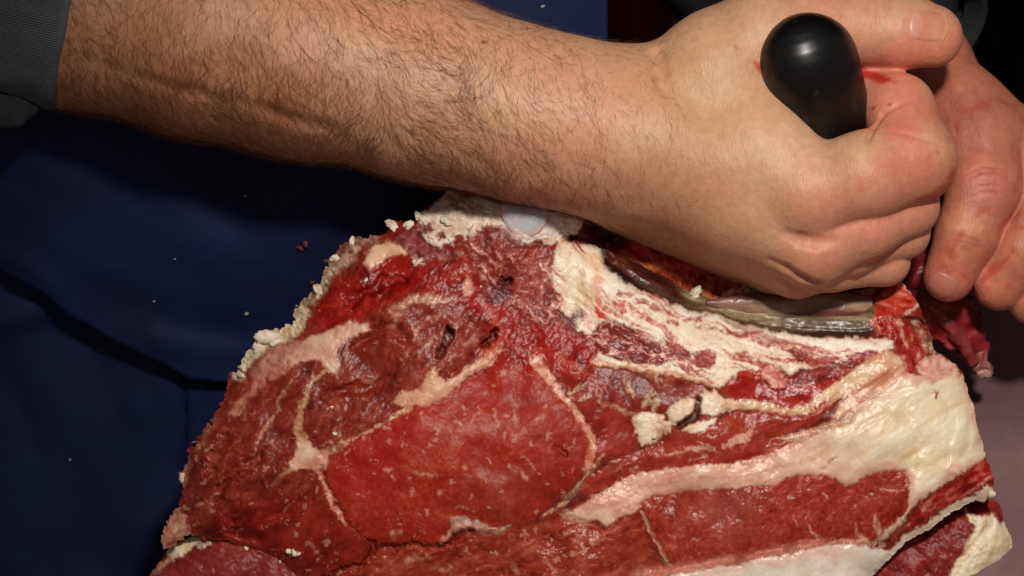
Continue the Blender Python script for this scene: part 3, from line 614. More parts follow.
# holes and slits
for st, dp in (([(449, 330, 3), (447, 338, 6), (443, 346, 5), (439, 353, 3)], 16), ([(496, 334, 2), (492, 339, 5), (487, 342, 3)], 12), ([(553, 446, 1), (560, 451, 2), (563, 456, 1)], 3),
               ([(230, 481, 1), (242, 476, 2), (252, 471, 1)], 4), ([(502, 279, 2), (505, 280, 5)], 9), ([(562, 236, 1), (570, 240, 3), (576, 239, 1)], 8), ([(366, 540, 1), (374, 548, 2), (366, 556, 1), (348, 570, 2), (325, 574, 2)], 5),
               ([(318, 471, 1), (330, 492, 1), (344, 520, 1), (358, 536, 1)], 2.5), ([(382, 545, 2), (420, 546, 2), (452, 540, 2)], 4)):
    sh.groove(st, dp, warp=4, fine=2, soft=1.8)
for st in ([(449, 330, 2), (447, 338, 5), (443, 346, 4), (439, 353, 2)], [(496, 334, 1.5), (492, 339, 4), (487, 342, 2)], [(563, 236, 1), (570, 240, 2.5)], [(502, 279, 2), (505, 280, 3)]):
    sh.layer(st, BK, warp=4, fine=2, edge=1.2)  # near-black tone paints the shade down inside the holes
for st in ([(205, 470, 3), (222, 452, 5), (240, 440, 3)], [(216, 500, 3), (224, 512, 5), (228, 528, 5), (250, 540, 3)], [(255, 460, 2), (238, 470, 4), (222, 486, 2)], [(225, 440, 2), (210, 462, 3)], [(330, 400, 3), (360, 390, 4), (390, 380, 3)], [(262, 520, 3), (300, 508, 3)],
           [(360, 345, 3), (378, 330, 4), (402, 336, 3)], [(348, 300, 3), (372, 288, 5), (398, 284, 3)]):
    sh.groove(st, 5, warp=6, soft=5)

beef = thing('beef_joint', 'large raw beef joint with marbled red muscle and thick cream fat cap under the fist', 'beef', (560, 620, -60))
PARTS = {0: ('muscle', M_MEAT, 'coarse dark red muscle at the left'), 1: ('muscle', M_MEAT, 'smooth bright red rib eye muscle'), 2: ('muscle', M_MEAT, 'long red muscle above the pink fat band'),
         3: ('fat_cap', M_FAT, 'thick cream fat cap and pink band'), 4: ('muscle', M_MEAT, 'brownish red muscle at the bottom'), 5: ('muscle', M_MEAT, 'small red wedge of muscle'),
         6: ('spongy_bone', M_MEAT, 'purplish sawn bone tissue'), 7: ('suet', M_FAT, 'crumbly white fat'), 8: ('fat_seam', M_FAT, 'pinkish fat between the muscles'), 9: ('fat_band', M_FAT, 'white streaked fat band'),
         10: ('muscle', M_MEAT, 'dark red bundles in the white fat'), 11: ('muscle', M_MEAT, 'bright red strap of muscle'), 12: ('fat_lump', M_FAT, 'white lumps of fat'), 13: ('muscle', M_MEAT, 'deep red flank muscle along the bottom right'),
         14: ('bone', M_FAT, 'white bone edge at the bottom'), 15: ('muscle', M_MEAT, 'thin red strip along the right edge'), 16: ('muscle', M_MEAT, 'ragged red end beside the knife'), 17: ('sinew', M_SINEW, 'glossy brown to grey sinew over the rib')}
edge_n = (2.2 * sh.nm + 2.2 * sh.nf) * sstep(420, 340, X) + 1.2 * sh.nm * sstep(900, 940, X) + 1.6 * sh.nff * sstep(400, 330, X) + 1.0 * sh.nf
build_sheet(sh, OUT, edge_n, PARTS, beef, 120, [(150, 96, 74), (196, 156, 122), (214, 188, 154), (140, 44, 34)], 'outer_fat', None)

def zface(x, y):
    j = int(round((x - X[0, 0]) / sh.step)); i = int(round((y - Y[0, 0]) / sh.step))
    return float(sh.z[i, j])

# cartilage knob
def dome(cx, cy, cz, rx, ry, rz, nseg=64, nring=24):
    t = np.linspace(0, math.pi * .62, nring)[:, None]; a = np.linspace(0, 2 * math.pi, nseg, endpoint=False)[None]
    P = np.stack([cx + rx * np.sin(t) * np.cos(a), cy + ry * np.sin(t) * np.sin(a), cz + rz * np.cos(t) + 0 * a], -1).reshape(-1, 3)
    i = np.arange(nring * nseg).reshape(nring, nseg); r = np.roll(i, -1, 1)
    q = np.stack([i[:-1], i[1:], r[1:], r[:-1]], -1).reshape(-1, 4)
    return P, q
P, q = dome(525, 211, zface(525, 214) + 2, 24, 26, 7)
P += np.stack([f3(P, 14, 2, 3 + k) for k in range(3)], -1) * 1.6
rr = np.hypot((P[:, 0] - 525) / 23, (P[:, 1] - 211) / 25)
cc = (lin((186, 192, 198)) * (1 - .35 * sstep(.2, 1.1, f3(P, 11, 3, 17)))[:, None] + lin((206, 150, 140)) * (.35 * sstep(.2, 1.1, f3(P, 11, 3, 17)))[:, None]) * (1 - sstep(.78, 1.0, rr + .12 * f3(P, 9, 2, 7)))[:, None] + lin((216, 184, 174)) * sstep(.78, 1.0, rr + .12 * f3(P, 9, 2, 7))[:, None]
o = mesh_obj('cartilage', P, q, M_FAT, beef, np.hstack([cc, np.full((len(P), 1), .34)])); o['label'] = 'bluish white round cartilage knob'

# lumps of suet along the rim
def ico_lump(c, r, seed, squash=(1, 1, .7), cols=None, sub=3):
    bm = __import__('bmesh').new(); __import__('bmesh').ops.create_icosphere(bm, subdivisions=sub, radius=1)
    v = np.array([x.co[:] for x in bm.verts]); f = np.array([[w.index for w in x.verts] for x in bm.faces]); bm.free()
    k = 1 + .5 * f3(v * 20 + seed * 31, 22, 2, seed % 7) - .35 * np.abs(f3(v * 20 + seed * 11, 11, 2, seed % 5)) + .15 * f3(v * 20, 4, 2, seed % 3)
    an = seed * 1.7; ca, sa = math.cos(an), math.sin(an); v2 = v * k[:, None] * r * np.asarray(squash)
    v2 = np.stack([v2[:, 0] * ca - v2[:, 1] * sa, v2[:, 0] * sa + v2[:, 1] * ca, v2[:, 2]], -1)
    P = np.asarray(c) + v2
    n = (f3(v * 20 + seed, 12, 2, 2)).astype(f4)
    return P, f, ramp(cols or [(180, 132, 108), (218, 194, 168), (234, 224, 208)], n + .2)
lr = np.random.default_rng(5)
SUET = [(268, 338, 11), (281, 331, 10), (257, 345, 9), (249, 357, 8), (244, 369, 7), (291, 325, 7), (276, 342, 8), (345, 246, 8), (352, 241, 6), (363, 233, 4), (392, 226, 8), (399, 224, 8), (407, 226, 6),
        (427, 210, 6), (418, 217, 4), (437, 214, 8), (450, 222, 8), (462, 226, 9), (472, 232, 7), (446, 240, 7), (318, 291, 6), (308, 301, 5), (334, 258, 5), (300, 314, 6), (182, 478, 4), (186, 452, 3), (242, 376, 5)]
for k, (x_, y_, r_) in enumerate(SUET[::2]):
    P_, F_, C_ = ico_lump((x_, y_, zface(x_ + 4, y_ + 5) - 3), r_ * (.5 + .45 * lr.random()), k * 3 + 2, (1.2 + .4 * lr.random(), .85, .6))
    mesh_obj('fat_lump', P_, F_, M_CRUMB, beef, C_)
CR = [(289, 551, 4.0), (294, 553, 4.2), (299, 554, 3), (366, 280, 2.6), (246, 548, 3.2), (335, 434, 2.4), (332, 407, 2.2), (280, 562, 2), (481, 287, 1.6), (414, 262, 3), (572, 248, 1.5), (654, 436, 3), (992, 494, 5)]
for k, (x_, y_, r_) in enumerate(CR):
    P_, F_, C_ = ico_lump((x_, y_, zface(min(x_, 985), y_) + r_ * .3), r_, k * 5 + 1, (1, .8, .8), [(214, 190, 156), (232, 220, 196)], 2)
    mesh_obj('fat_crumb', P_, F_, M_CRUMB, beef, C_)

# ---- glossy sinew over the rib
def loft(pts, nseg=28, sub=8, rough=0.0, seed=0, flat=1.0):
    """pts: x, y, z, half width, half depth"""
    pts = np.array(pts, float); n = len(pts); t = np.linspace(0, n - 1, (n - 1) * sub + 1)
    i = np.clip(t.astype(int), 0, n - 2); u = (t - i)[:, None]
    p0 = pts[np.maximum(i - 1, 0)]; p1 = pts[i]; p2 = pts[i + 1]; p3 = pts[np.minimum(i + 2, n - 1)]
    Q = .5 * (2 * p1 + (p2 - p0) * u + (2 * p0 - 5 * p1 + 4 * p2 - p3) * u ** 2 + (3 * p1 - p0 - 3 * p2 + p3) * u ** 3)
    c = Q[:, :3]; tg = np.gradient(c, axis=0); tg /= np.linalg.norm(tg, axis=1, keepdims=True)
    zz = np.array([0, 0, 1.0]); side = np.cross(tg, zz); side /= np.linalg.norm(side, axis=1, keepdims=True) + 1e-9
    nr = np.cross(side, tg)
    a = np.linspace(0, 2 * math.pi, nseg, endpoint=False)
    P = c[:, None] + side[:, None] * (np.cos(a)[None, :, None] * Q[:, 3, None, None]) + nr[:, None] * (np.sin(a)[None, :, None] * Q[:, 4, None, None])
    P = P.reshape(-1, 3)
    if rough: P = P + np.stack([f3(P, 9, 3, seed + k) for k in range(3)], -1) * rough
    m = len(Q); idx = np.arange(m * nseg).reshape(m, nseg); r = np.roll(idx, -1, 1)
    q = np.stack([idx[:-1], r[:-1], r[1:], idx[1:]], -1).reshape(-1, 4)
    V = np.vstack([P, c[:1], c[-1:]]); k = len(P)
    t1 = np.stack([r[0], idx[0], np.full(nseg, k)], -1); t2 = np.stack([idx[-1], r[-1], np.full(nseg, k + 1)], -1)
    return V, [q, np.concatenate([t1, t2])]
zs = -14
P_, F_, C_ = ico_lump((697, 293, zface(697, 297) + 3), 7, 7, (1.2, .8, .7), [(190, 176, 140), (222, 214, 186)]); mesh_obj('fat_lump', P_, F_, M_CRUMB, beef, C_)
# thin flap behind the sinew
V, F = loft([(706, 303, -4, 3, 3), (740, 304, -2, 9, 4), (780, 306, -2, 13, 4), (820, 307, -3, 14, 4), (850, 306, -4, 13, 4), (872, 304, -8, 8, 4)], rough=1.0, seed=9, sub=14)
n = fbm(V[:, 0] / 5, V[:, 1] * 1.4, 8, 3, 15)
o = mesh_obj('sinew_flap', V, F, M_SINEW, beef, ramp([(84, 40, 34), (112, 66, 54), (140, 100, 82), (170, 144, 118)], np.clip(n + .03 * (V[:, 1] - 305), -1, 1)))

# ---- cavity behind the rib: fatty inner flank
cav = Sheet(560, 905, 170, 372, 1.3, seed=60)
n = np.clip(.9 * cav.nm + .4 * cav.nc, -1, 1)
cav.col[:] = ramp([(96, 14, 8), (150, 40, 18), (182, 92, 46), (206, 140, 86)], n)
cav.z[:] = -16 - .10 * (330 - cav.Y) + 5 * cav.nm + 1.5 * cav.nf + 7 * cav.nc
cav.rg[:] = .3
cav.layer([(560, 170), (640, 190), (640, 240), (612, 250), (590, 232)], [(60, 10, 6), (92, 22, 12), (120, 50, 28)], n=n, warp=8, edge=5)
cav.layer([(640, 252, 16), (675, 262, 18), (690, 272, 10)], [(150, 10, 8), (170, 30, 16)], warp=7, edge=4, op=.85)
cav.layer([(660, 215), (720, 240), (790, 285), (740, 300), (690, 262)], [(140, 44, 40), (170, 76, 66)], warp=8, edge=6, op=.85)
cav.layer([(708, 300, 3), (740, 292, 7), (770, 288, 9), (800, 290, 6)], [(206, 140, 108), (224, 176, 146)], n=cav.nf, warp=3, edge=2, h=8)
cav.layer([(800, 300, 10), (830, 292, 18), (842, 296, 14)], [(150, 40, 20), (180, 66, 34)], warp=3, edge=3)
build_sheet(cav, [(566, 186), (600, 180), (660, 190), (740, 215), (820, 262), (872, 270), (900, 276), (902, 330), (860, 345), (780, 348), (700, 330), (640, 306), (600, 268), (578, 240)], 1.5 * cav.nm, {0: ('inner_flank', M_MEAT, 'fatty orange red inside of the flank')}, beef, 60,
            [(120, 40, 30), (170, 110, 80)], 'inner_wall')

# ================================================================== slab below
slab_out = [(150, 578), (152, 570), (160, 560), (168, 550), (172, 543), (190, 537), (205, 530), (300, 520), (600, 520), (800, 520), (900, 520), (948, 506), (985, 496), (996, 498), (1001, 508), (1004, 522), (1010, 536), (1011, 548), (1004, 562), (992, 576), (985, 600), (960, 660), (160, 660)]
sb = Sheet(140, 1020, 485, 665, 1.0, seed=90)
db = np.maximum(-poly_sd(slab_out, sb.X, sb.Y), 0)
sb.z[:] = -22 - 26 * sstep(250, 700, sb.X) + 30 * (1 - np.exp(-db / 16)) + 2 * sb.nm + sb.nf * .22
n = np.clip(.45 * sb.nm + .3 * sb.nff + .5 * aniso(sb.X + 6 * sb.wx, sb.Y + 6 * sb.wy, .5, 24, 5, 3, 7), -1, 1)
sb.col[:] = ramp([(78, 10, 9), (116, 22, 18), (134, 36, 30), (160, 70, 58)], n)
sb.rg[:] = .44
sb.layer([(150, 580), (205, 545), (240, 548), (300, 575), (330, 600), (150, 640)], [(104, 22, 20), (132, 40, 35), (146, 56, 48)], n=n, warp=3, edge=5, bulge=4)
sb.layer([(964, 505), (984, 516), (1000, 512), (1016, 536), (1012, 556), (1000, 572), (985, 600), (930, 620), (944, 590), (956, 566), (966, 545), (976, 530)], FC, n=np.clip(aniso(sb.X, sb.Y, 1.9, 26, 5, 3, 3) * .9 + .1, -1, 1), warp=3, edge=1.6, h=4, bulge=8, bl=8, tex=1.4, lab=1, rg=.5)
sb.layer([(985, 500), (996, 498), (1006, 520), (1000, 524)], [(120, 20, 18), (150, 44, 38)], n=n, warp=2, edge=2, lab=0)
sb.layer([(166, 558), (170, 545), (188, 538), (204, 536), (190, 550), (172, 562)], FC, n=np.clip(sb.nm, -1, 1), warp=3, edge=1.6, h=3, tex=1, lab=2, rg=.5)
sb.layer([(190, 540, 5), (200, 544, 7), (208, 543, 4)], FW, warp=3, edge=1.3, h=3)
sb.layer([(150, 577, 4), (160, 566, 5), (170, 560, 3)], [(170, 110, 84), (206, 160, 126)], n=sb.nf, warp=3, edge=1.5, tex=1.2)
sb.groove([(960, 560, 2), (985, 535, 3), (992, 520, 2)], 4, warp=4)
slab = thing('beef_slab', 'dark red slab of beef with a yellowish fat edge, lying beneath the large joint', 'beef', (580, 660, -60))
build_sheet(sb, slab_out, 1.6 * sb.nm + 1.2 * sb.nf, {0: ('muscle', M_MEAT, None), 1: ('fat_edge', M_FAT, 'folded cream fat at the right end'), 2: ('fat_edge', M_FAT, 'yellowish fat tip at the left end')}, slab, 90, [(110, 24, 20), (150, 70, 54), (206, 176, 140)], 'outer_fat')

# ================================================================== SDF bodies
class Vol:
    def __init__(s, lo, hi, step):
        s.lo = np.array(lo, f4); s.step = step
        s.n = np.ceil((np.array(hi) - np.array(lo)) / step).astype(int) + 1
        s.D = np.full(s.n, 60, f4)
        s.ax = [s.lo[k] + step * np.arange(s.n[k], dtype=f4) for k in range(3)]

    def box(s, pts, r):
        pts = np.array(pts); lo = pts.min(0) - r; hi = pts.max(0) + r
        return tuple(slice(max(0, int((lo[k] - s.lo[k]) / s.step)), min(s.n[k], max(0, int((hi[k] - s.lo[k]) / s.step) + 2))) for k in range(3))

    def cone(s, sl, a, b, flat=1.0):
        ax, ay, az, ra = a; bx, by, bz, rb = b
        x = s.ax[0][sl[0]][:, None, None]; y = s.ax[1][sl[1]][None, :, None]; z = s.ax[2][sl[2]][None, None, :]
        dx, dy, dz = bx - ax, by - ay, (bz - az) / flat
        px, py, pz = x - ax, y - ay, (z - az) / flat
        t = np.clip((px * dx + py * dy + pz * dz) / (dx * dx + dy * dy + dz * dz + 1e-6), 0, 1)
        return np.sqrt((px - t * dx) ** 2 + (py - t * dy) ** 2 + (pz - t * dz) ** 2) - (ra + (rb - ra) * t)

    def add(s, chain, k, flat=1.0):
        for a, b in zip(chain[:-1], chain[1:]):
            sl = s.box([a[:3], b[:3]], max(a[3], b[3]) + k + 25)
            d = s.cone(sl, a, b, flat); A = s.D[sl]
            s.D[sl] = smin(A, d, k)

    def merge(s, other, k):
        s.D = smin(s.D, other.D, k)

    def blank(s):
        o = Vol.__new__(Vol); o.lo = s.lo; o.step = s.step; o.n = s.n; o.ax = s.ax; o.D = np.full(s.n, 60, f4); return o

    def at(s, p):
        q = np.clip((np.asarray(p) - s.lo) / s.step, 0, s.n - 1.001); i = q.astype(int); u = q - i; r = 0
        for a in (0, 1):
            for b in (0, 1):
                for c in (0, 1):
                    w = (u[:, 0] if a else 1 - u[:, 0]) * (u[:, 1] if b else 1 - u[:, 1]) * (u[:, 2] if c else 1 - u[:, 2])
                    r = r + w * s.D[i[:, 0] + a, i[:, 1] + b, i[:, 2] + c]
        return r

    def grad(s, p):
        e = s.step; g = np.stack([s.at(p + np.eye(3)[k] * e) - s.at(p - np.eye(3)[k] * e) for k in range(3)], -1)
        return g / (np.linalg.norm(g, axis=1, keepdims=True) + 1e-9)

    def front(s, x, y):
        """nearest surface depth towards the lens over x, y"""
        i = np.clip(((np.asarray(x) - s.lo[0]) / s.step).round().astype(int), 0, s.n[0] - 1); j = np.clip(((np.asarray(y) - s.lo[1]) / s.step).round().astype(int), 0, s.n[1] - 1)
        col = s.D[i, j] < 0
        k = s.n[2] - 1 - np.argmax(col[:, ::-1], 1)
        k = np.where(col.any(1), k, 0); k1 = np.minimum(k + 1, s.n[2] - 1)
        d0 = s.D[i, j, k]; d1 = s.D[i, j, k1]
        return s.lo[2] + s.step * (k + np.where(d1 != d0, -d0 / (d1 - d0 + 1e-9), 0))

    def carve(s, pts, r, k, lift=0.0):
        pts = np.array(pts, float); z = s.front(pts[:, 0], pts[:, 1]) + lift
        for i in range(len(pts) - 1):
            a = (pts[i, 0], pts[i, 1], z[i], r if np.isscalar(r) else r[i]); b = (pts[i + 1, 0], pts[i + 1, 1], z[i + 1], r if np.isscalar(r) else r[i + 1])
            sl = s.box([a[:3], b[:3]], max(a[3], b[3]) + k + 8)
            s.D[sl] = -smin(-s.D[sl], s.cone(sl, a, b), k)

    def mesh(s):
        D = s.D; nx, ny, nz = D.shape; I = D < 0
        cnt = np.zeros((nx - 1, ny - 1, nz - 1), np.int8)
        for a in (0, 1):
            for b in (0, 1):
                for c in (0, 1): cnt += I[a:nx - 1 + a, b:ny - 1 + b, c:nz - 1 + c]
        ci = np.argwhere((cnt > 0) & (cnt < 8))
        vid = np.full(cnt.shape, -1, np.int32); vid[tuple(ci.T)] = np.arange(len(ci))
        acc = np.zeros((len(ci), 3), np.float64); num = np.zeros(len(ci))
        cor = [(a, b, c) for a in (0, 1) for b in (0, 1) for c in (0, 1)]
        for p in cor:
            for k in range(3):
                if p[k]: continue
                r = list(p); r[k] = 1
                d0 = D[tuple((ci + p).T)]; d1 = D[tuple((ci + r).T)]
                m = (d0 < 0) != (d1 < 0)
                t = np.where(m, d0 / (d0 - d1 + 1e-12), 0)
                e = np.tile(np.array(p, float), (len(ci), 1)); e[:, k] += t
                acc += e * m[:, None]; num += m
        V = s.lo + s.step * (ci + acc / num[:, None])
        Q = []
        for k in range(3):
            o1, o2 = [x for x in range(3) if x != k]
            s0 = [slice(1, -1)] * 3; s0[k] = slice(0, D.shape[k] - 1); s1 = list(s0); s1[k] = slice(1, D.shape[k])
            a = I[tuple(s0)]; b = I[tuple(s1)]
            for fl, mk in ((False, a & ~b), (True, ~a & b)):
                e = np.argwhere(mk)
                if not len(e): continue
                e = e.copy(); e[:, o1] += 1; e[:, o2] += 1
                def g(u, v):
                    c = e.copy(); c[:, o1] -= u; c[:, o2] -= v
                    return vid[tuple(c.T)]
                q = np.stack([g(1, 1), g(0, 1), g(0, 0), g(1, 0)], -1)
                if (k == 1) != fl: q = q[:, ::-1]
                Q.append(q)
        Q = np.concatenate(Q)
        return V, Q[(Q >= 0).all(1)]

def smin(a, b, k):
    if k <= 0: return np.minimum(a, b)
    h = np.clip(.5 + .5 * (b - a) / k, 0, 1)
    return b + (a - b) * h - k * h * (1 - h)

# ---- right arm and fist
arm = Vol((-150, -135, -105), (1000, 318, 165), 2.1)
arm.add([(-160, -60, 12, 96), (75, 5, 26, 98), (200, 30, 32, 102), (300, 53, 36, 100), (430, 88, 38, 89), (520, 113, 38, 82), (590, 128, 34, 80), (640, 138, 28, 80)], 30, .95)
palm = arm.blank()
palm.add([(640, 136, 36, 76), (740, 168, 56, 60), (812, 194, 76, 46)], 20)
palm.add([(640, 142, 36, 76), (735, 200, 55, 56), (812, 245, 66, 41)], 16)
palm.add([(640, 165, 2, 64), (797, 262, 26, 36)], 18)
palm.add([(640, 176, -26, 62), (772, 258, -28, 38)], 22)
palm.add([(668, 104, 22, 60), (722, 66, 32, 55), (772, 34, 34, 48)], 22)
palm.add([(712, 84, 36, 54), (762, 140, 70, 40), (804, 186, 82, 42)], 22)
arm.merge(palm, 26)
thumb = arm.blank()
thumb.add([(766, 36, 34, 48), (812, 28, 28, 43), (862, 26, 24, 39), (900, 30, 25, 38), (931, 36, 24, 32)], 10)
arm.merge(thumb, 14)
fin = arm.blank()
fin.add([(796, 262, 36, 34), (850, 247, 54, 29), (903, 232, 36, 26), (882, 226, -18, 24), (845, 234, -30, 22)], 8)
lit = arm.blank(); lit.add([(778, 260, -10, 35), (830, 263, 38, 28), (885, 261, 27, 24), (866, 258, -20, 21), (838, 258, -34, 20)], 8)
mid = arm.blank(); mid.add([(815, 246, 68, 39), (865, 225, 76, 34), (908, 206, 56, 30), (888, 190, -4, 28), (850, 186, -24, 25)], 9)
ind = arm.blank(); ind.add([(812, 193, 82, 47), (866, 176, 94, 44), (913, 160, 78, 43), (899, 110, 42, 35), (862, 96, 8, 30), (832, 98, -16, 26)], 10)
fin.merge(lit, 2); fin.merge(mid, 2); fin.merge(ind, 2)
arm.merge(fin, 9)
# folds and creases
arm.carve([(868, 140), (874, 126), (882, 115), (896, 106), (913, 99)], [3.2, 3, 2.4, 2, 1.2], 4, 1)
arm.carve([(886, 131), (905, 133), (922, 138), (942, 145)], [.8, 1.2, 1.2, .8], 4, 1)
arm.carve([(786, 234), (800, 240), (816, 243), (832, 241)], [1, 3, 3, 2], 9, 2)
arm.carve([(770, 262), (786, 270), (800, 279), (818, 284)], [1, 2.5, 3, 2], 9, 2)
arm.carve([(656, 52), (659, 70), (664, 86), (670, 100)], [4, 4, 3, 1], 12, 2)
arm.carve([(84, 60), (140, 80), (200, 96), (270, 114), (330, 130)], [.8, 1.2, 1.4, 1.2, .8], 14, 6)
pass
for px_ in (868, 876, 886):
    arm.carve([(px_, -2), (px_ + 2, 14)], .7, 3, .6)
V1, Q1 = arm.mesh()
print('arm verts', len(V1))

# ---- left hand
lh = Vol((820, -60, -240), (1160, 345, 20), 2.1)
lh.add([(860, -20, -200, 56), (915, 56, -120, 46), (966, 118, -84, 42)], 20, .9)
lh.add([(966, 118, -88, 42), (1036, 166, -94, 46), (1090, 196, -100, 46)], 20)
lh.add([(966, 116, -90, 40), (986, 146, -62, 40)], 18)
a1 = lh.blank(); a1.add([(984, 142, -62, 42), (985, 188, -34, 37), (968, 232, -26, 32), (949, 276, -30, 26)], 9)
a2 = lh.blank(); a2.add([(1044, 160, -70, 42), (1050, 208, -48, 36), (1026, 250, -38, 32), (1000, 284, -44, 27)], 9)
a3 = lh.blank(); a3.add([(1090, 190, -80, 38), (1096, 236, -60, 33), (1068, 274, -48, 29), (1032, 300, -56, 25)], 9)
a4 = lh.blank(); a4.add([(1118, 220, -100, 32), (1118, 262, -80, 27), (1092, 298, -68, 24), (1062, 316, -72, 20)], 9)
th = lh.blank(); th.add([(930, 70, -122, 44), (905, 130, -137, 34), (890, 190, -127, 28), (902, 232, -112, 23)], 9)
a1.merge(a2, 3); a1.merge(a3, 3); a1.merge(a4, 3)
lh.merge(a1, 12); lh.merge(th, 12)
for k, yy in enumerate((168, 174, 181, 188, 195)):
    lh.carve([(966, yy + 6), (980, yy - 2), (998, yy - 2), (1010, yy + 4)], [.5, 1.2, 1.2, .5], 3, .8)
for yy in (236, 241):
    lh.carve([(950, yy), (966, yy + 2), (984, yy + 8)], [.4, .9, .4], 3, .6)
for i in range(6):
    lh.carve([(948 + i * 4, 104 + i * 2), (955 + i * 5, 130 + i * 2), (962 + i * 6, 152)], [.4, 1.0, .4], 3, .8)
V2, Q2 = lh.mesh()

# ---- hidden torso and upper arms, one coarse body under the clothes
tor = Vol((-640, -640, -760), (1010, 900, 60), 14)
def torso(v, g, sleeves=True):
    v.add([(-120, -420, -330, 190 + g), (380, -420, -330, 190 + g)], 60)
    v.add([(-60, -300, -400, 260 + g), (-60, 200, -520, 255 + g), (-60, 800, -640, 270 + g)], 60)
    v.add([(300, -300, -400, 260 + g), (300, 200, -520, 255 + g), (300, 800, -640, 270 + g)], 60)
    v.add([(-260, -440, -320, 130 + g), (-200, -110, -60, 100 + g), (-80, -38, 10, 88 + g)], 40)
    v.add([(540, -440, -330, 130 + g), (765, -30, -330, 84 + g), (890, 10, -160, 60 + g)], 40)
torso(tor, -12)
V3, Q3 = tor.mesh()

Vb = np.vstack([V1, V2, V3]); Qb = np.vstack([Q1, Q2 + len(V1), Q3 + len(V1) + len(V2)])
# skin tone (flushed knuckles, paler web, blood smears, and shade painted in places)
def skin_tone(V, base, blobs, seed):
    n = f3(V, 34, 4, seed); n2 = f3(V, 9, 2, seed + 3)
    c = np.tile(lin(base), (len(V), 1))
    c = c * (1 + .07 * n[:, None]) ; c[:, 1:] *= (1 - .05 * n2[:, None])
    for (x, y, r, col, st) in blobs:
        d = np.hypot(V[:, 0] - x, V[:, 1] - y) / r + .35 * n + .15 * n2
        m = (st * sstep(1.15, .25, d))[:, None]
        c = c * (1 - m) + lin(col) * m
    return np.clip(c, 0, 1)
PK = (204, 130, 104); RDS = (194, 106, 84)
c1 = skin_tone(V1, (194, 146, 112), [(820, 222, 60, PK, .7), (815, 268, 45, PK, .7), (915, 165, 60, RDS, .75), (900, 105, 60, (204, 116, 96), .8), (935, 40, 50, (214, 128, 100), .8), (840, 20, 60, PK, .5), (895, 225, 60, (206, 132, 106), .7),
    (870, 272, 50, (206, 128, 104), .6), (300, 15, 110, (208, 142, 108), .6), (420, 25, 70, (210, 142, 110), .6), (540, 90, 110, (204, 142, 112), .5), (560, 180, 80, (196, 128, 98), .5), (745, 110, 60, (206, 158, 122), .7), (700, 90, 70, (190, 146, 102), .6), (800, 150, 40, (214, 166, 134), .6), (680, 200, 70, (176, 118, 84), .6),  # brown blob below the wrist paints the hand's shaded underside
    (120, 80, 160, (164, 104, 66), .6), (250, 140, 120, (168, 106, 70), .55), (640, 90, 50, (200, 142, 106), .5), (730, 250, 90, (190, 134, 100), .6)], 2)  # brown forearm blobs mix hair tint with painted shade
n1 = f3(V1, 5, 2, 4); nb = f3(V1, 10, 3, 6)
def smear(c, V, P, col, st, soft=2.5):
    d = stroke_sd(P, V[:, 0], V[:, 1]) + 2.2 * nb_of(V)
    m = (st * sstep(soft, -soft, d) * (V[:, 2] > -250))[:, None]
    return c * (1 - m) + lin(col) * m
def nb_of(V): return f3(V, 10, 3, 6)
c1 = smear(c1, V1, [(862, 72, 8), (880, 78, 10), (895, 82, 4)], (176, 24, 18), .9)
c1 = smear(c1, V1, [(754, 62, 4), (762, 70, 6), (768, 78, 3)], (170, 48, 30), .8)
c1 = smear(c1, V1, [(918, 200, 4), (935, 196, 8), (950, 184, 6), (953, 170, 4)], (176, 56, 40), .65)
c1 = smear(c1, V1, [(736, 48, 3), (738, 50, 3)], (180, 90, 66), .8, 1)
c1 = smear(c1, V1, [(938, 152, 3), (939, 155, 3)], (170, 60, 50), .7, 1)
for (x_, y_) in ((873, 108), (889, 105), (880, 107), (484, 42)):
    c1 = smear(c1, V1, [(x_, y_, 1.6), (x_ + 1, y_, 1.6)], (120, 50, 38), .8, .9)
m2 = f3(V2, 14, 3, 21)
c2 = skin_tone(V2, (178, 108, 84), [(985, 190, 40, (196, 112, 92), .7), (950, 270, 45, (194, 108, 86), .7), (920, 80, 60, (150, 76, 62), .7), (1000, 280, 50, (200, 116, 90), .5), (970, 225, 30, (206, 138, 104), .6)], 12)  # wrist blob is the thumb's shadow painted into the skin
for P_, st in (([(950, 258, 3), (955, 244, 6), (962, 232, 3)], .5), ([(930, 292, 3), (938, 268, 3), (952, 266, 3), (966, 276, 3)], .5), ([(984, 280, 5), (1000, 268, 4), (1014, 250, 3)], .65), ([(990, 270, 3), (1006, 258, 3)], .6), ([(976, 215, 6), (990, 205, 4)], .4), ([(1000, 226, 6), (1018, 214, 5)], .55), ([(962, 110, 8), (990, 104, 6)], .35)):
    c2 = smear(c2, V2, P_, (176, 52, 36), st)
c2 = c2 * (1 + .10 * m2[:, None]); mm = (sstep(.35, 1.1, f3(V2, 20, 3, 31)) * .45)[:, None]; c2 = np.clip(c2 * (1 - mm) + lin((160, 62, 46)) * mm, 0, 1)
c3 = np.tile(lin((190, 140, 110)), (len(V3), 1))
V1 = V1 + 0
person = mesh_obj('person', Vb, Qb, M_SKIN, None, np.vstack([c1, c2, c3]))
tag(person, 'butcher in dark jacket and blue apron, hairy forearm stretched out, fist gripping a knife', 'person')

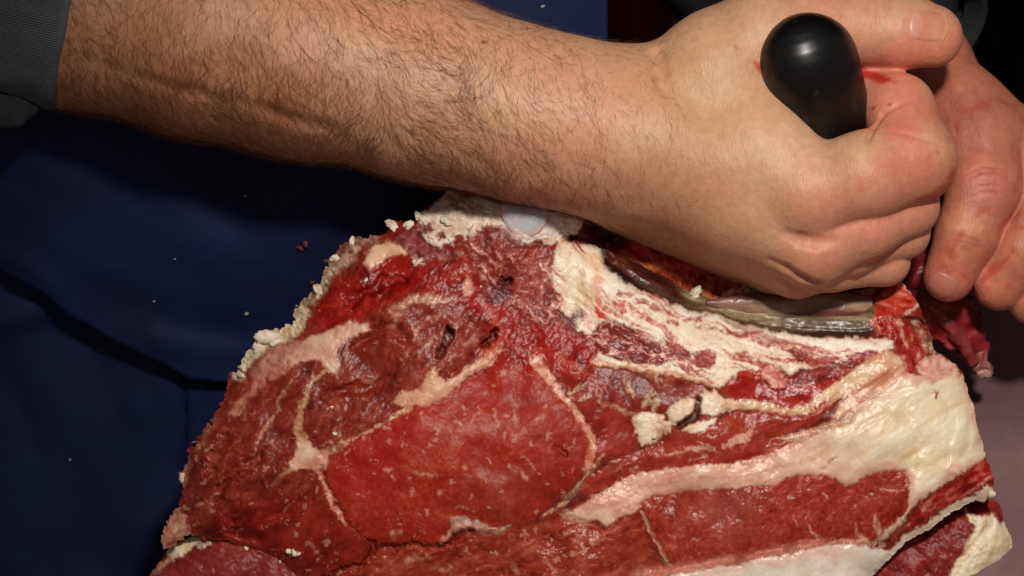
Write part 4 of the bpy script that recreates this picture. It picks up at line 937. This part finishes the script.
# ---- nails
def nail(vol, cx, cy, a, b, ang, cols, name='fingernail'):
    n = 26; u = np.linspace(-1, 1, n); U, Vv = np.meshgrid(u, u)
    # square -> rounded oval
    xx = U * np.sqrt(1 - .42 * Vv ** 2); yy = Vv * np.sqrt(1 - .42 * U ** 2)
    ca, sa = math.cos(ang), math.sin(ang)
    px = cx + ca * xx * a - sa * yy * b; py = cy + sa * xx * a + ca * yy * b
    z = vol.front(px.ravel(), py.ravel()).reshape(n, n)
    for _ in range(3):
        zp = np.pad(z, 1, mode='edge'); z = (zp[1:-1, :-2] + zp[1:-1, 2:] + zp[:-2, 1:-1] + zp[2:, 1:-1] + 2 * z) / 6
    edge = np.maximum(np.abs(U), np.abs(Vv))
    z = z + 1.0 - 1.9 * sstep(.72, 1.0, edge) * np.where(U > .8, .35, 1)
    P = np.stack([px, py, z], -1).reshape(-1, 3); Pb = P - [0, 0, 4]
    i = np.arange(n * n).reshape(n, n)
    q = np.stack([i[:-1, :-1], i[1:, :-1], i[1:, 1:], i[:-1, 1:]], -1).reshape(-1, 4)
    rim = np.concatenate([i[0, :-1], i[:-1, -1], i[-1, :0:-1], i[:0:-1, 0]]); rn = np.roll(rim, -1); k = n * n
    qs = np.stack([rim, rn, rn + k, rim + k], -1)
    lun, bed, tip = cols
    Uu = U.ravel()[:, None] + .25 * (Vv.ravel()[:, None] ** 2); c = lin(bed) + 0 * Uu
    mm = sstep(-.25, -.5, Uu); c = c * (1 - mm) + lin(lun) * mm
    mm = sstep(.78, .9, Uu); c = c * (1 - mm) + lin(tip) * mm
    return mesh_obj(name, np.vstack([P, Pb]), [q, qs], M_NAIL, person, np.vstack([c, c]))
nail(arm, 928, 26, 21, 18, .12, ((204, 148, 126), (200, 130, 102), (206, 148, 110)))
nail(lh, 943, 285, 13, 17, 2.05, ((178, 112, 98), (184, 112, 94), (170, 92, 76)))

# ---- hair on the forearm
def strands(vol, count, seed, region):
    r = np.random.default_rng(seed)
    # start on the modelled skin
    keep = region(V1, r)
    pick = r.choice(np.flatnonzero(keep), count)
    p = V1[pick] + r.normal(0, 1.2, (count, 3))
    n = vol.grad(p); p = p - n * (vol.at(p) - .0)[:, None]
    L = (8 + 44 * r.random(count) ** 1.6) * (1 - .6 * sstep(420, 680, p[:, 0]))
    swirl = n3(p, 60, 3) * .9 + n3(p, 22, 5) * .7
    ang = 1.15 + swirl + r.normal(0, .38, count) + .5 * sstep(100, 0, p[:, 0])
    bend = r.normal(0, .35, count)
    lift = r.uniform(.2, 1.0, count); K = 7
    pts = [p.copy()]; lf = np.zeros(count)
    for k in range(1, K):
        d = np.stack([np.cos(ang), np.sin(ang), np.zeros(count)], -1)
        n = vol.grad(p); d = d - n * (d * n).sum(1, keepdims=True); d /= np.linalg.norm(d, axis=1, keepdims=True) + 1e-9
        p = p + d * (L / (K - 1))[:, None]
        lf = lf + lift * 1.0
        n = vol.grad(p); p = p - n * (vol.at(p) - .5 - lf)[:, None]
        ang = ang + bend * .5 + r.normal(0, .12, count)
        pts.append(p.copy())
    pts = np.stack(pts, 1)                     # count, K, 3
    wd = (.135 * np.linspace(1, .25, K))[None, :, None, None] * r.uniform(.7, 1.2, count)[:, None, None, None]
    tg = np.gradient(pts, axis=1); tg /= np.linalg.norm(tg, axis=2, keepdims=True) + 1e-9
    sd = np.cross(tg, [0, 0, 1.0]); sd /= np.linalg.norm(sd, axis=2, keepdims=True) + 1e-9; nn = np.cross(sd, tg)
    a = np.array([0, 2.094, 4.189])
    P = pts[:, :, None] + (sd[:, :, None] * np.cos(a)[None, None, :, None] + nn[:, :, None] * np.sin(a)[None, None, :, None]) * wd
    idx = np.arange(count * K * 3).reshape(count, K, 3); ro = np.roll(idx, -1, 2)
    q = np.stack([idx[:, :-1], ro[:, :-1], ro[:, 1:], idx[:, 1:]], -1).reshape(-1, 4)
    c = lin((116, 70, 40)) * r.uniform(.4, 1.5, (count, 1)); c = np.repeat(c, K * 3, 0)
    return P.reshape(-1, 3), q, c
def reg(V, r):
    # denser towards the lower side and the elbow, thin on the inner side near the wrist
    dens = (.35 + .65 * sstep(-40, 90, V[:, 1] - (V[:, 0] - 75) * .1)) * (1 - .75 * sstep(420, 640, V[:, 0])) * sstep(730, 600, V[:, 0])
    return (V[:, 0] > 60) & (V[:, 0] < 740) & (V[:, 2] > -10) & (r.random(len(V)) < dens)
P_, q_, c_ = strands(arm, 12000, 3, reg)
o = mesh_obj('arm_hair', P_, q_, M_HAIR, person, c_); o['kind'] = 'stuff'

# ---- jacket
jac = Vol((-660, -660, -800), (1010, 900, 130), 12)
torso(jac, 8)
jac.add([(-90, -40, 10, 108), (-50, -27, 14, 108)], 10, .98)
V, Q = jac.mesh()
V = V + np.stack([f3(V, 70, 3, k) for k in range(3)], -1) * 6
jacket = mesh_obj('jacket', V, Q, M_JACKET, person, np.tile(lin((30, 31, 34)), (len(V), 1)))
def ring_tube(stations, nseg, rib, ribn, wall=5.0):
    """stations: x, y, z, radius y, radius z, tilt; a knitted cuff with ribs along the arm"""
    st = np.array(stations, float); a = np.linspace(0, 2 * math.pi, nseg, endpoint=False)
    return st, a
def cuff(c0, c1, r0, r1, flat, n_ax=26, nseg=1100, ribs=270, amp=1.0, roll=3.0, seed=0):
    c0 = np.array(c0, float); c1 = np.array(c1, float); ax = (c1 - c0); Lg = np.linalg.norm(ax); ax /= Lg
    s = np.cross(ax, [0, 0, 1.0]); s /= np.linalg.norm(s); t = np.cross(s, ax)
    a = np.linspace(0, 2 * math.pi, nseg, endpoint=False); u = np.linspace(0, 1, n_ax)
    rad = (r0 + (r1 - r0) * u)[:, None] + amp * np.cos(a * ribs)[None] * np.where((u > .03) & (u < .95), 1, 0)[:, None]
    rad = rad - roll * sstep(.93, 1.0, u)[:, None] ** 2
    # turn the end inwards over the wrist
    u2 = np.array([1.0, .97, .8]); rad2 = np.array([r1 - roll - 3, r1 - roll - 6, r1 - roll - 7])[:, None] + 0 * a[None]
    u = np.concatenate([u, u2]); rad = np.vstack([rad, rad2])
    P = c0 + u[:, None, None] * Lg * ax + s * (rad * np.cos(a))[..., None] + t * (rad * np.sin(a) * flat)[..., None]
    P = P.reshape(-1, 3); P = P + np.stack([f3(P, 40, 2, seed + k) for k in range(3)], -1) * 1.8
    m = len(u); i = np.arange(m * nseg).reshape(m, nseg); r = np.roll(i, -1, 1)
    q = np.stack([i[:-1], r[:-1], r[1:], i[1:]], -1).reshape(-1, 4)
    rb = (np.cos(a * ribs)[None] * .5 + .5) + 0 * u[:, None]
    c = lin((80, 86, 92))[None] * (.75 + .4 * rb.ravel()[:, None]); return P, q, c
P_, q_, c_ = cuff((-44, -24, 14), (82, 6, 27), 111, 108, 1.03, seed=4, n_ax=36)
o = mesh_obj('cuff', P_, q_, M_JACKET, jacket, c_); o['label'] = 'grey ribbed knit cuff on the near forearm'
P_, q_, c_ = cuff((856, -34, -215), (936, 32, -128), 70, 66, .95, nseg=520, ribs=90, amp=.4, seed=9)
c_[:] = lin((34, 38, 40))
o = mesh_obj('cuff', P_, q_, M_JACKET, jacket, c_); o['label'] = 'black cuff at the far wrist'
# loose fold of the jacket under the near cuff
V, F = loft([(-60, 84, 40, 22, 10), (-20, 100, 52, 24, 12), (10, 108, 54, 20, 12), (28, 106, 50, 12, 9), (38, 101, 46, 4, 5)], rough=2.0, seed=6, sub=10)
mesh_obj('sleeve_fold', V, F, M_JACKET, jacket, np.tile(lin((40, 43, 46)), (len(V), 1)))

# ---- apron
def cloth(name, poly, zfun, cols, speck, seed, label, step=2.5, thick=4):
    s = Sheet(min(p[0] for p in poly) - 5, max(p[0] for p in poly) + 5, min(p[1] for p in poly) - 5, max(p[1] for p in poly) + 5, step, seed)
    s.z[:] = zfun(s.X, s.Y, s)
    s.col[:] = ramp(cols, np.clip(.7 * s.nc + .3 * s.nm, -1, 1)); s.rg[:] = .75
    ins = poly_sd(poly, s.X, s.Y) < 0
    ny, nx = s.X.shape; i = np.arange(ny * nx).reshape(ny, nx)
    cell = ins[:-1, :-1] & ins[1:, :-1] & ins[:-1, 1:] & ins[1:, 1:]
    q = np.stack([i[:-1, :-1], i[1:, :-1], i[1:, 1:], i[:-1, 1:]], -1)[cell]
    sdv = poly_sd(poly, s.X, s.Y); g0, g1 = np.gradient(sdv, step)
    P = np.stack([s.X, s.Y, s.z], -1).reshape(-1, 3).astype(np.float64)
    e = np.concatenate([q[:, [0, 1]], q[:, [1, 2]], q[:, [2, 3]], q[:, [3, 0]]])
    key = np.minimum(e[:, 0], e[:, 1]).astype(np.int64) * (ny * nx) + np.maximum(e[:, 0], e[:, 1])
    uq, inv, cnt = np.unique(key, return_inverse=True, return_counts=True); bv = np.unique(e[cnt[inv] == 1])
    P[bv, 0] -= sdv.ravel()[bv] * g1.ravel()[bv]; P[bv, 1] -= sdv.ravel()[bv] * g0.ravel()[bv]
    vs, fi = np.unique(q.ravel(), return_inverse=True)
    c = s.col.reshape(-1, 3)[vs]
    o = mesh_obj(name, P[vs], [fi.reshape(-1, 4)], M_CLOTH, person, c)
    so = o.modifiers.new('thickness', 'SOLIDIFY'); so.thickness = thick * S; so.offset = 1
    if label: o['label'] = label
    return o, P.reshape(ny, nx, 3), s
def z_apron(X_, Y_, s):
    z = -64 - .40 * np.maximum(Y_ - 130, 0) - .0009 * np.maximum(X_ - 330, 0) ** 2 - .0004 * np.maximum(60 - X_, 0) ** 2
    z += 11 * aniso(X_, Y_, .5, 200, 80, 2, 5) + .3 * s.nm
    for P_, a, w in (([(0, 170, 0), (120, 230, 0), (260, 260, 0), (420, 250, 0)], 8, 45), ([(120, 300, 0), (200, 330, 0), (300, 335, 0)], -7, 26), ([(160, 340, 0), (230, 352, 0), (300, 350, 0)], 7, 16), ([(90, 350, 0), (60, 300, 0), (30, 270, 0), (0, 255, 0)], 5, 14)):
        z += a * np.exp(-(stroke_sd(P_, X_, Y_) / w) ** 2)
    return z
edge_line = [(-200, 225), (-60, 250), (0, 268), (30, 284), (46, 292), (58, 304), (70, 314), (92, 326), (110, 337), (130, 347), (150, 356), (170, 366), (188, 377), (210, 380), (244, 382), (420, 390)]
AP = edge_line + [(560, 380), (600, 200), (606, 40), (606, -20), (590, -260), (-200, -260)]
ap, _, _ = cloth('apron', AP, z_apron, [(4, 14, 48), (6, 19, 58), (8, 23, 66)], True, 130, 'dark blue apron bib with a loose lower edge')
def z_under(X_, Y_, s):
    z = -88 - .40 * np.maximum(Y_ - 130, 0) - .0004 * np.maximum(60 - X_, 0) ** 2
    z += 10 * aniso(X_, Y_, 1.2, 180, 70, 2, 9) + .3 * s.nm
    for P_, a, w in (([(-20, 330, 0), (20, 312, 0), (50, 306, 0), (84, 316, 0)], 10, 14), ([(20, 330, 0), (50, 420, 0), (60, 520, 0)], 8, 26), ([(185, 378, 0), (187, 420, 0), (184, 470, 0)], -7, 5), ([(100, 340, 0), (120, 430, 0), (110, 560, 0)], -6, 24)):
        z += a * np.exp(-(stroke_sd(P_, X_, Y_) / w) ** 2)
    return z
un, _, _ = cloth('apron_skirt', [(-200, 215), (0, 250), (120, 320), (240, 365), (420, 372), (440, 720), (-200, 720)], z_under, [(4, 15, 46), (6, 20, 57), (8, 25, 65)], True, 150, 'dark blue apron skirt below the bib edge')

# specks of fat and blood on the apron
for k, (x_, y_, r_, cl) in enumerate([(247, 313, 3.0, 1), (154, 301, 1.5, 1), (245, 196, 1.4, 1), (175, 259, 1.1, 1), (543, 6, 2.0, 1), (70, 460, 1.2, 1), (305, 243, 4.2, 0), (300, 248, 3.2, 0), (312, 282, 3, 0)]):
    class _s: nm = np.zeros((1,), f4)
    zz = float((z_apron if y_ < 330 else z_under)(np.array([x_], f4), np.array([y_], f4), _s)[0]) + 5
    P_, F_, C_ = ico_lump((x_, y_, zz), r_, k * 7 + 3, (1.3, .8, .14), [[(70, 14, 10), (96, 20, 14)], [(110, 108, 108), (150, 148, 144)], [(40, 34, 40), (60, 50, 48)]][cl], 2)
    mesh_obj('stain', P_, F_, M_CRUMB, ap if y_ < 330 else un, C_)

# ================================================================== knife
knife = thing('butcher_knife', 'boning knife with a rounded black handle, held point down in the fist', 'knife', (866, 300, -10))
A = np.array([808, 61, 72.]); B = np.array([868, 290, -40.])
ax = B - A; LN = np.linalg.norm(ax); ax /= LN
prof = [(-50, 0.5), (-49, 9), (-46.5, 18), (-42, 27), (-35, 35.5), (-26, 43), (-15, 48), (-3, 50.5), (10, 51), (26, 50), (46, 49.5), (70, 48), (100, 44), (140, 39), (180, 38), (215, 38), (236, 40), (246, 36), (250, 20), (251, .5)]
pr = np.array(prof); tt = np.interp(np.linspace(0, len(pr) - 1, 120), np.arange(len(pr)), pr[:, 0]); rr = np.interp(np.linspace(0, len(pr) - 1, 120), np.arange(len(pr)), pr[:, 1])
for _ in range(4): rr[1:-1] = (rr[:-2] + 2 * rr[1:-1] + rr[2:]) / 4
s1 = np.cross(ax, [0, 0, 1.]); s1 /= np.linalg.norm(s1); s2 = np.cross(s1, ax)
a = np.linspace(0, 2 * math.pi, 72, endpoint=False)
P = (A + tt[:, None, None] * ax + (s1 * np.cos(a)[:, None] * 1.0 + s2 * np.sin(a)[:, None] * .86)[None] * rr[:, None, None]).reshape(-1, 3)
i = np.arange(120 * 72).reshape(120, 72); r = np.roll(i, -1, 1)
mesh_obj('handle', P, np.stack([i[:-1], i[1:], r[1:], r[:-1]], -1).reshape(-1, 4), M_BLACK, knife, np.tile(lin((7, 6, 7)), (len(P), 1)) + (lin((44, 14, 12)) - lin((7, 6, 7))) * (sstep(.25, .9, f3(P, 30, 4, 5)) * sstep(60, 110, P[:, 1]) * .7)[:, None] + .012 * (sstep(.75, 1.0, f3(P * [3, 1, 1], 14, 3, 8)))[:, None])
b0 = A + ax * 248
bl = []; side = np.array([1, 0, 0]) - ax * ax[0]; side /= np.linalg.norm(side); nb = np.cross(ax, side)
for t_, w0, w1, th in ((0, -22, 16, 2.6), (40, -22, 20, 2.6), (150, -20, 22, 2.2), (250, -8, 20, 1.8), (300, 10, 14, .8)):
    bl.append([b0 + ax * t_ + side * w0, b0 + ax * t_ + nb * th, b0 + ax * t_ + side * w1, b0 + ax * t_ - nb * th])
P = np.array(bl).reshape(-1, 3); i = np.arange(20).reshape(5, 4); r = np.roll(i, -1, 1)
mesh_obj('blade', P, [np.stack([i[:-1], i[1:], r[1:], r[:-1]], -1).reshape(-1, 4), i[[0, -1]]], M_BLADE, knife, np.tile(lin((150, 150, 146)), (len(P), 1)), smooth=False)

# ================================================================== trimming held in the far hand
trim = thing('meat_trimming', 'dark red strip of meat trimming with a pale tip, hanging from the far hand', 'meat', (945, 300, -150))
V, F = loft([(915, 190, -91, 26, 16), (924, 236, -91, 30, 18), (932, 290, -94, 32, 18), (952, 318, -101, 30, 14), (970, 342, -111, 18, 10), (982, 366, -118, 9, 6), (986, 379, -120, 4, 3)], rough=4, seed=4, sub=16)
n = fbm(V[:, 0], V[:, 1], 16, 4, 7); c = ramp([(56, 6, 8), (100, 14, 18), (130, 30, 32), (160, 70, 66)], n)
m = sstep(352, 380, V[:, 1] + 6 * n)[:, None] * .8; c = c * (1 - m) + lin((196, 150, 138)) * m
mesh_obj('lean_strip', V, F, M_MEAT, trim, np.hstack([c, np.full((len(V), 1), .3)]))
V, F = loft([(930, 305, -84, 6, 8), (946, 322, -88, 8, 7), (962, 342, -96, 8, 6), (976, 364, -106, 5, 4)], rough=2, seed=14, sub=12)
mesh_obj('sinew', V, F, M_MEAT, trim, np.hstack([ramp([(112, 26, 28), (150, 66, 60)], fbm(V[:, 0], V[:, 1], 8, 3, 3)), np.full((len(V), 1), .3)]))

# ================================================================== surroundings
def on_table(x, y):
    k = S / D0
    d = Fw + Rt * (x - 512) * k - Up * (y - 288) * k
    return CAM + d * ((TABLE_Z - CAM[2]) / d[2])
pa = on_table(240, 590); pb = on_table(700, 320)
dirv = (pb - pa)[:2]; dirv /= np.linalg.norm(dirv)
perp = np.array([dirv[1], -dirv[0]])
# board: edge runs from front left to back right, surface to the right of it
n1_, n2_ = 160, 160
u = np.linspace(-.25, 1.05, n1_); v = np.linspace(0, 1.0, n2_)
U, Vv = np.meshgrid(u, v)
gxy = pa[:2] + U[..., None] * dirv + Vv[..., None] * perp
P = np.concatenate([gxy, np.full(gxy.shape[:2] + (1,), TABLE_Z)], -1).reshape(-1, 3)
nn = .7 * fbm(P[:, 0] * 30, P[:, 1] * 260, 10, 4, 3) + .3 * fbm(P[:, 0] * 100, P[:, 1] * 100, 12, 3, 5)
c = ramp([(92, 58, 65), (110, 80, 85), (122, 92, 95), (138, 110, 109)], nn)
i = np.arange(n1_ * n2_).reshape(n2_, n1_)
table = bpy.data.objects.new('butcher_table', None); C.objects.link(table); table.location = (float(P[:, 0].mean()), float(P[:, 1].mean()), 0)
tag(table, 'dull mauve butcher table with worn streaks, the meat lying on it', 'table')
o = mesh_obj('tabletop', P, np.stack([i[:-1, :-1], i[:-1, 1:], i[1:, 1:], i[1:, :-1]], -1).reshape(-1, 4)[:, ::-1], M_TABLE, table, c, world=True)
so = o.modifiers.new('thickness', 'SOLIDIFY'); so.thickness = .05; so.offset = -1
if o.data.polygons[0].normal.z < 0: o.data.flip_normals()
for (uu, vv) in ((-.18, .07), (.98, .07), (-.18, .93), (.98, .93)):
    q = pa[:2] + uu * dirv + vv * perp; h = .03
    cor = np.array([[q[0] + sx * h, q[1] + sy * h, z] for z in (0, TABLE_Z - .055) for sx, sy in ((-1, -1), (1, -1), (1, 1), (-1, 1))])
    mesh_obj('leg', cor, np.array([[3, 2, 1, 0], [4, 5, 6, 7], [0, 1, 5, 4], [1, 2, 6, 5], [2, 3, 7, 6], [3, 0, 4, 7]]), M_TABLE, table, np.tile(lin((70, 60, 60)), (8, 1)), smooth=False, world=True)

def slab_box(name, lo, hi, mat, col, seg=1):
    cor = np.array([[x, y, z] for z in (lo[2], hi[2]) for x, y in ((lo[0], lo[1]), (hi[0], lo[1]), (hi[0], hi[1]), (lo[0], hi[1]))], float)
    return mesh_obj(name, cor, np.array([[3, 2, 1, 0], [4, 5, 6, 7], [0, 1, 5, 4], [1, 2, 6, 5], [2, 3, 7, 6], [3, 0, 4, 7]]), mat, None, np.tile(lin(col), (8, 1)), smooth=False, world=True)
fl_ = slab_box('floor', (-3, -3, -.05), (3, 3, 0), M_WALL, (70, 62, 58)); fl_['kind'] = 'structure'
# dark red corrugated curtain behind everything, and a black cabinet at the right
xs = np.linspace(-1.6, 1.6, 900); zs_ = np.array([0.002, .6, 1.2, 1.8, 2.4])
Xc, Zc = np.meshgrid(xs, zs_)
Yc = .86 + .012 * np.sin(Xc * 150 + 1.2 * np.sin(Xc * 31)) + .006 * np.sin(Xc * 61)
P = np.stack([Xc, Yc, Zc], -1).reshape(-1, 3); i = np.arange(P.shape[0]).reshape(Xc.shape)
cu = mesh_obj('curtain', P, np.stack([i[:-1, :-1], i[:-1, 1:], i[1:, 1:], i[1:, :-1]], -1).reshape(-1, 4), M_WALL, None, np.tile(lin((120, 22, 26)), (len(P), 1)), world=True)
so = cu.modifiers.new('thickness', 'SOLIDIFY'); so.thickness = .004
tag(cu, 'dark red hanging curtain in the shadow behind the butcher', 'curtain')

a = np.linspace(0, 1, 2)
cb_ = bpy.data.objects.new('panel', None); C.objects.link(cb_); cb_.location = (.62, .72, 0)  # black box of unknown identity, added for the dark right edge
tag(cb_, 'black upright cabinet at the right edge in front of the red curtain', 'panel')
X0 = float(W([(1004, 40, -2500)])[0][0]); Y0 = float(W([(1004, 40, -2500)])[0][1])
o = slab_box('panel_body', (X0, Y0, 0), (X0 + .6, Y0 + .3, 2.0), M_WALL, (16, 15, 16)); adopt(o, cb_)
o = slab_box('panel_front', (X0 + .012, Y0 - .018, .05), (X0 + .588, Y0 - .002, 1.97), M_WALL, (18, 17, 18)); adopt(o, cb_)
# ================================================================== light and camera
cam = bpy.data.cameras.new('camera'); co = bpy.data.objects.new('camera', cam); C.objects.link(co)
from mathutils import Matrix
M = Matrix(((Rt[0], Up[0], -Fw[0], CAM[0]), (Rt[1], Up[1], -Fw[1], CAM[1]), (Rt[2], Up[2], -Fw[2], CAM[2]), (0, 0, 0, 1)))
co.matrix_world = M
cam.sensor_width = 36; cam.lens = 36 / (1024 * S / D0); cam.clip_start = .05; cam.clip_end = 50
cam.dof.use_dof = True; cam.dof.focus_distance = D0 - 20 * S; cam.dof.aperture_fstop = 10
bpy.context.scene.camera = co
# the photographer's flash, held above the lens
la = bpy.data.lights.new('flash', 'SPOT'); la.shadow_soft_size = .045; la.energy = 39; la.color = (1, .95, .88)
la.spot_size = math.radians(40); la.spot_blend = 1.0
lo = bpy.data.objects.new('flash', la); C.objects.link(lo)
lp = CAM + Up * .40 + Rt * .17 + Fw * .05
lo.location = lp
from mathutils import Vector
lo.rotation_euler = Vector(W([(690, 310, 0)])[0] - lp).to_track_quat('-Z', 'Y').to_euler()
w = bpy.data.worlds.new('World'); bpy.context.scene.world = w; w.use_nodes = True
w.node_tree.nodes['Background'].inputs[0].default_value = (1, .86, .8, 1); w.node_tree.nodes['Background'].inputs[1].default_value = .15
sc = bpy.context.scene
sc.view_settings.view_transform = 'Standard'; sc.view_settings.look = 'None'; sc.view_settings.exposure = 0; sc.view_settings.gamma = 1
sc.cycles.max_bounces = 6
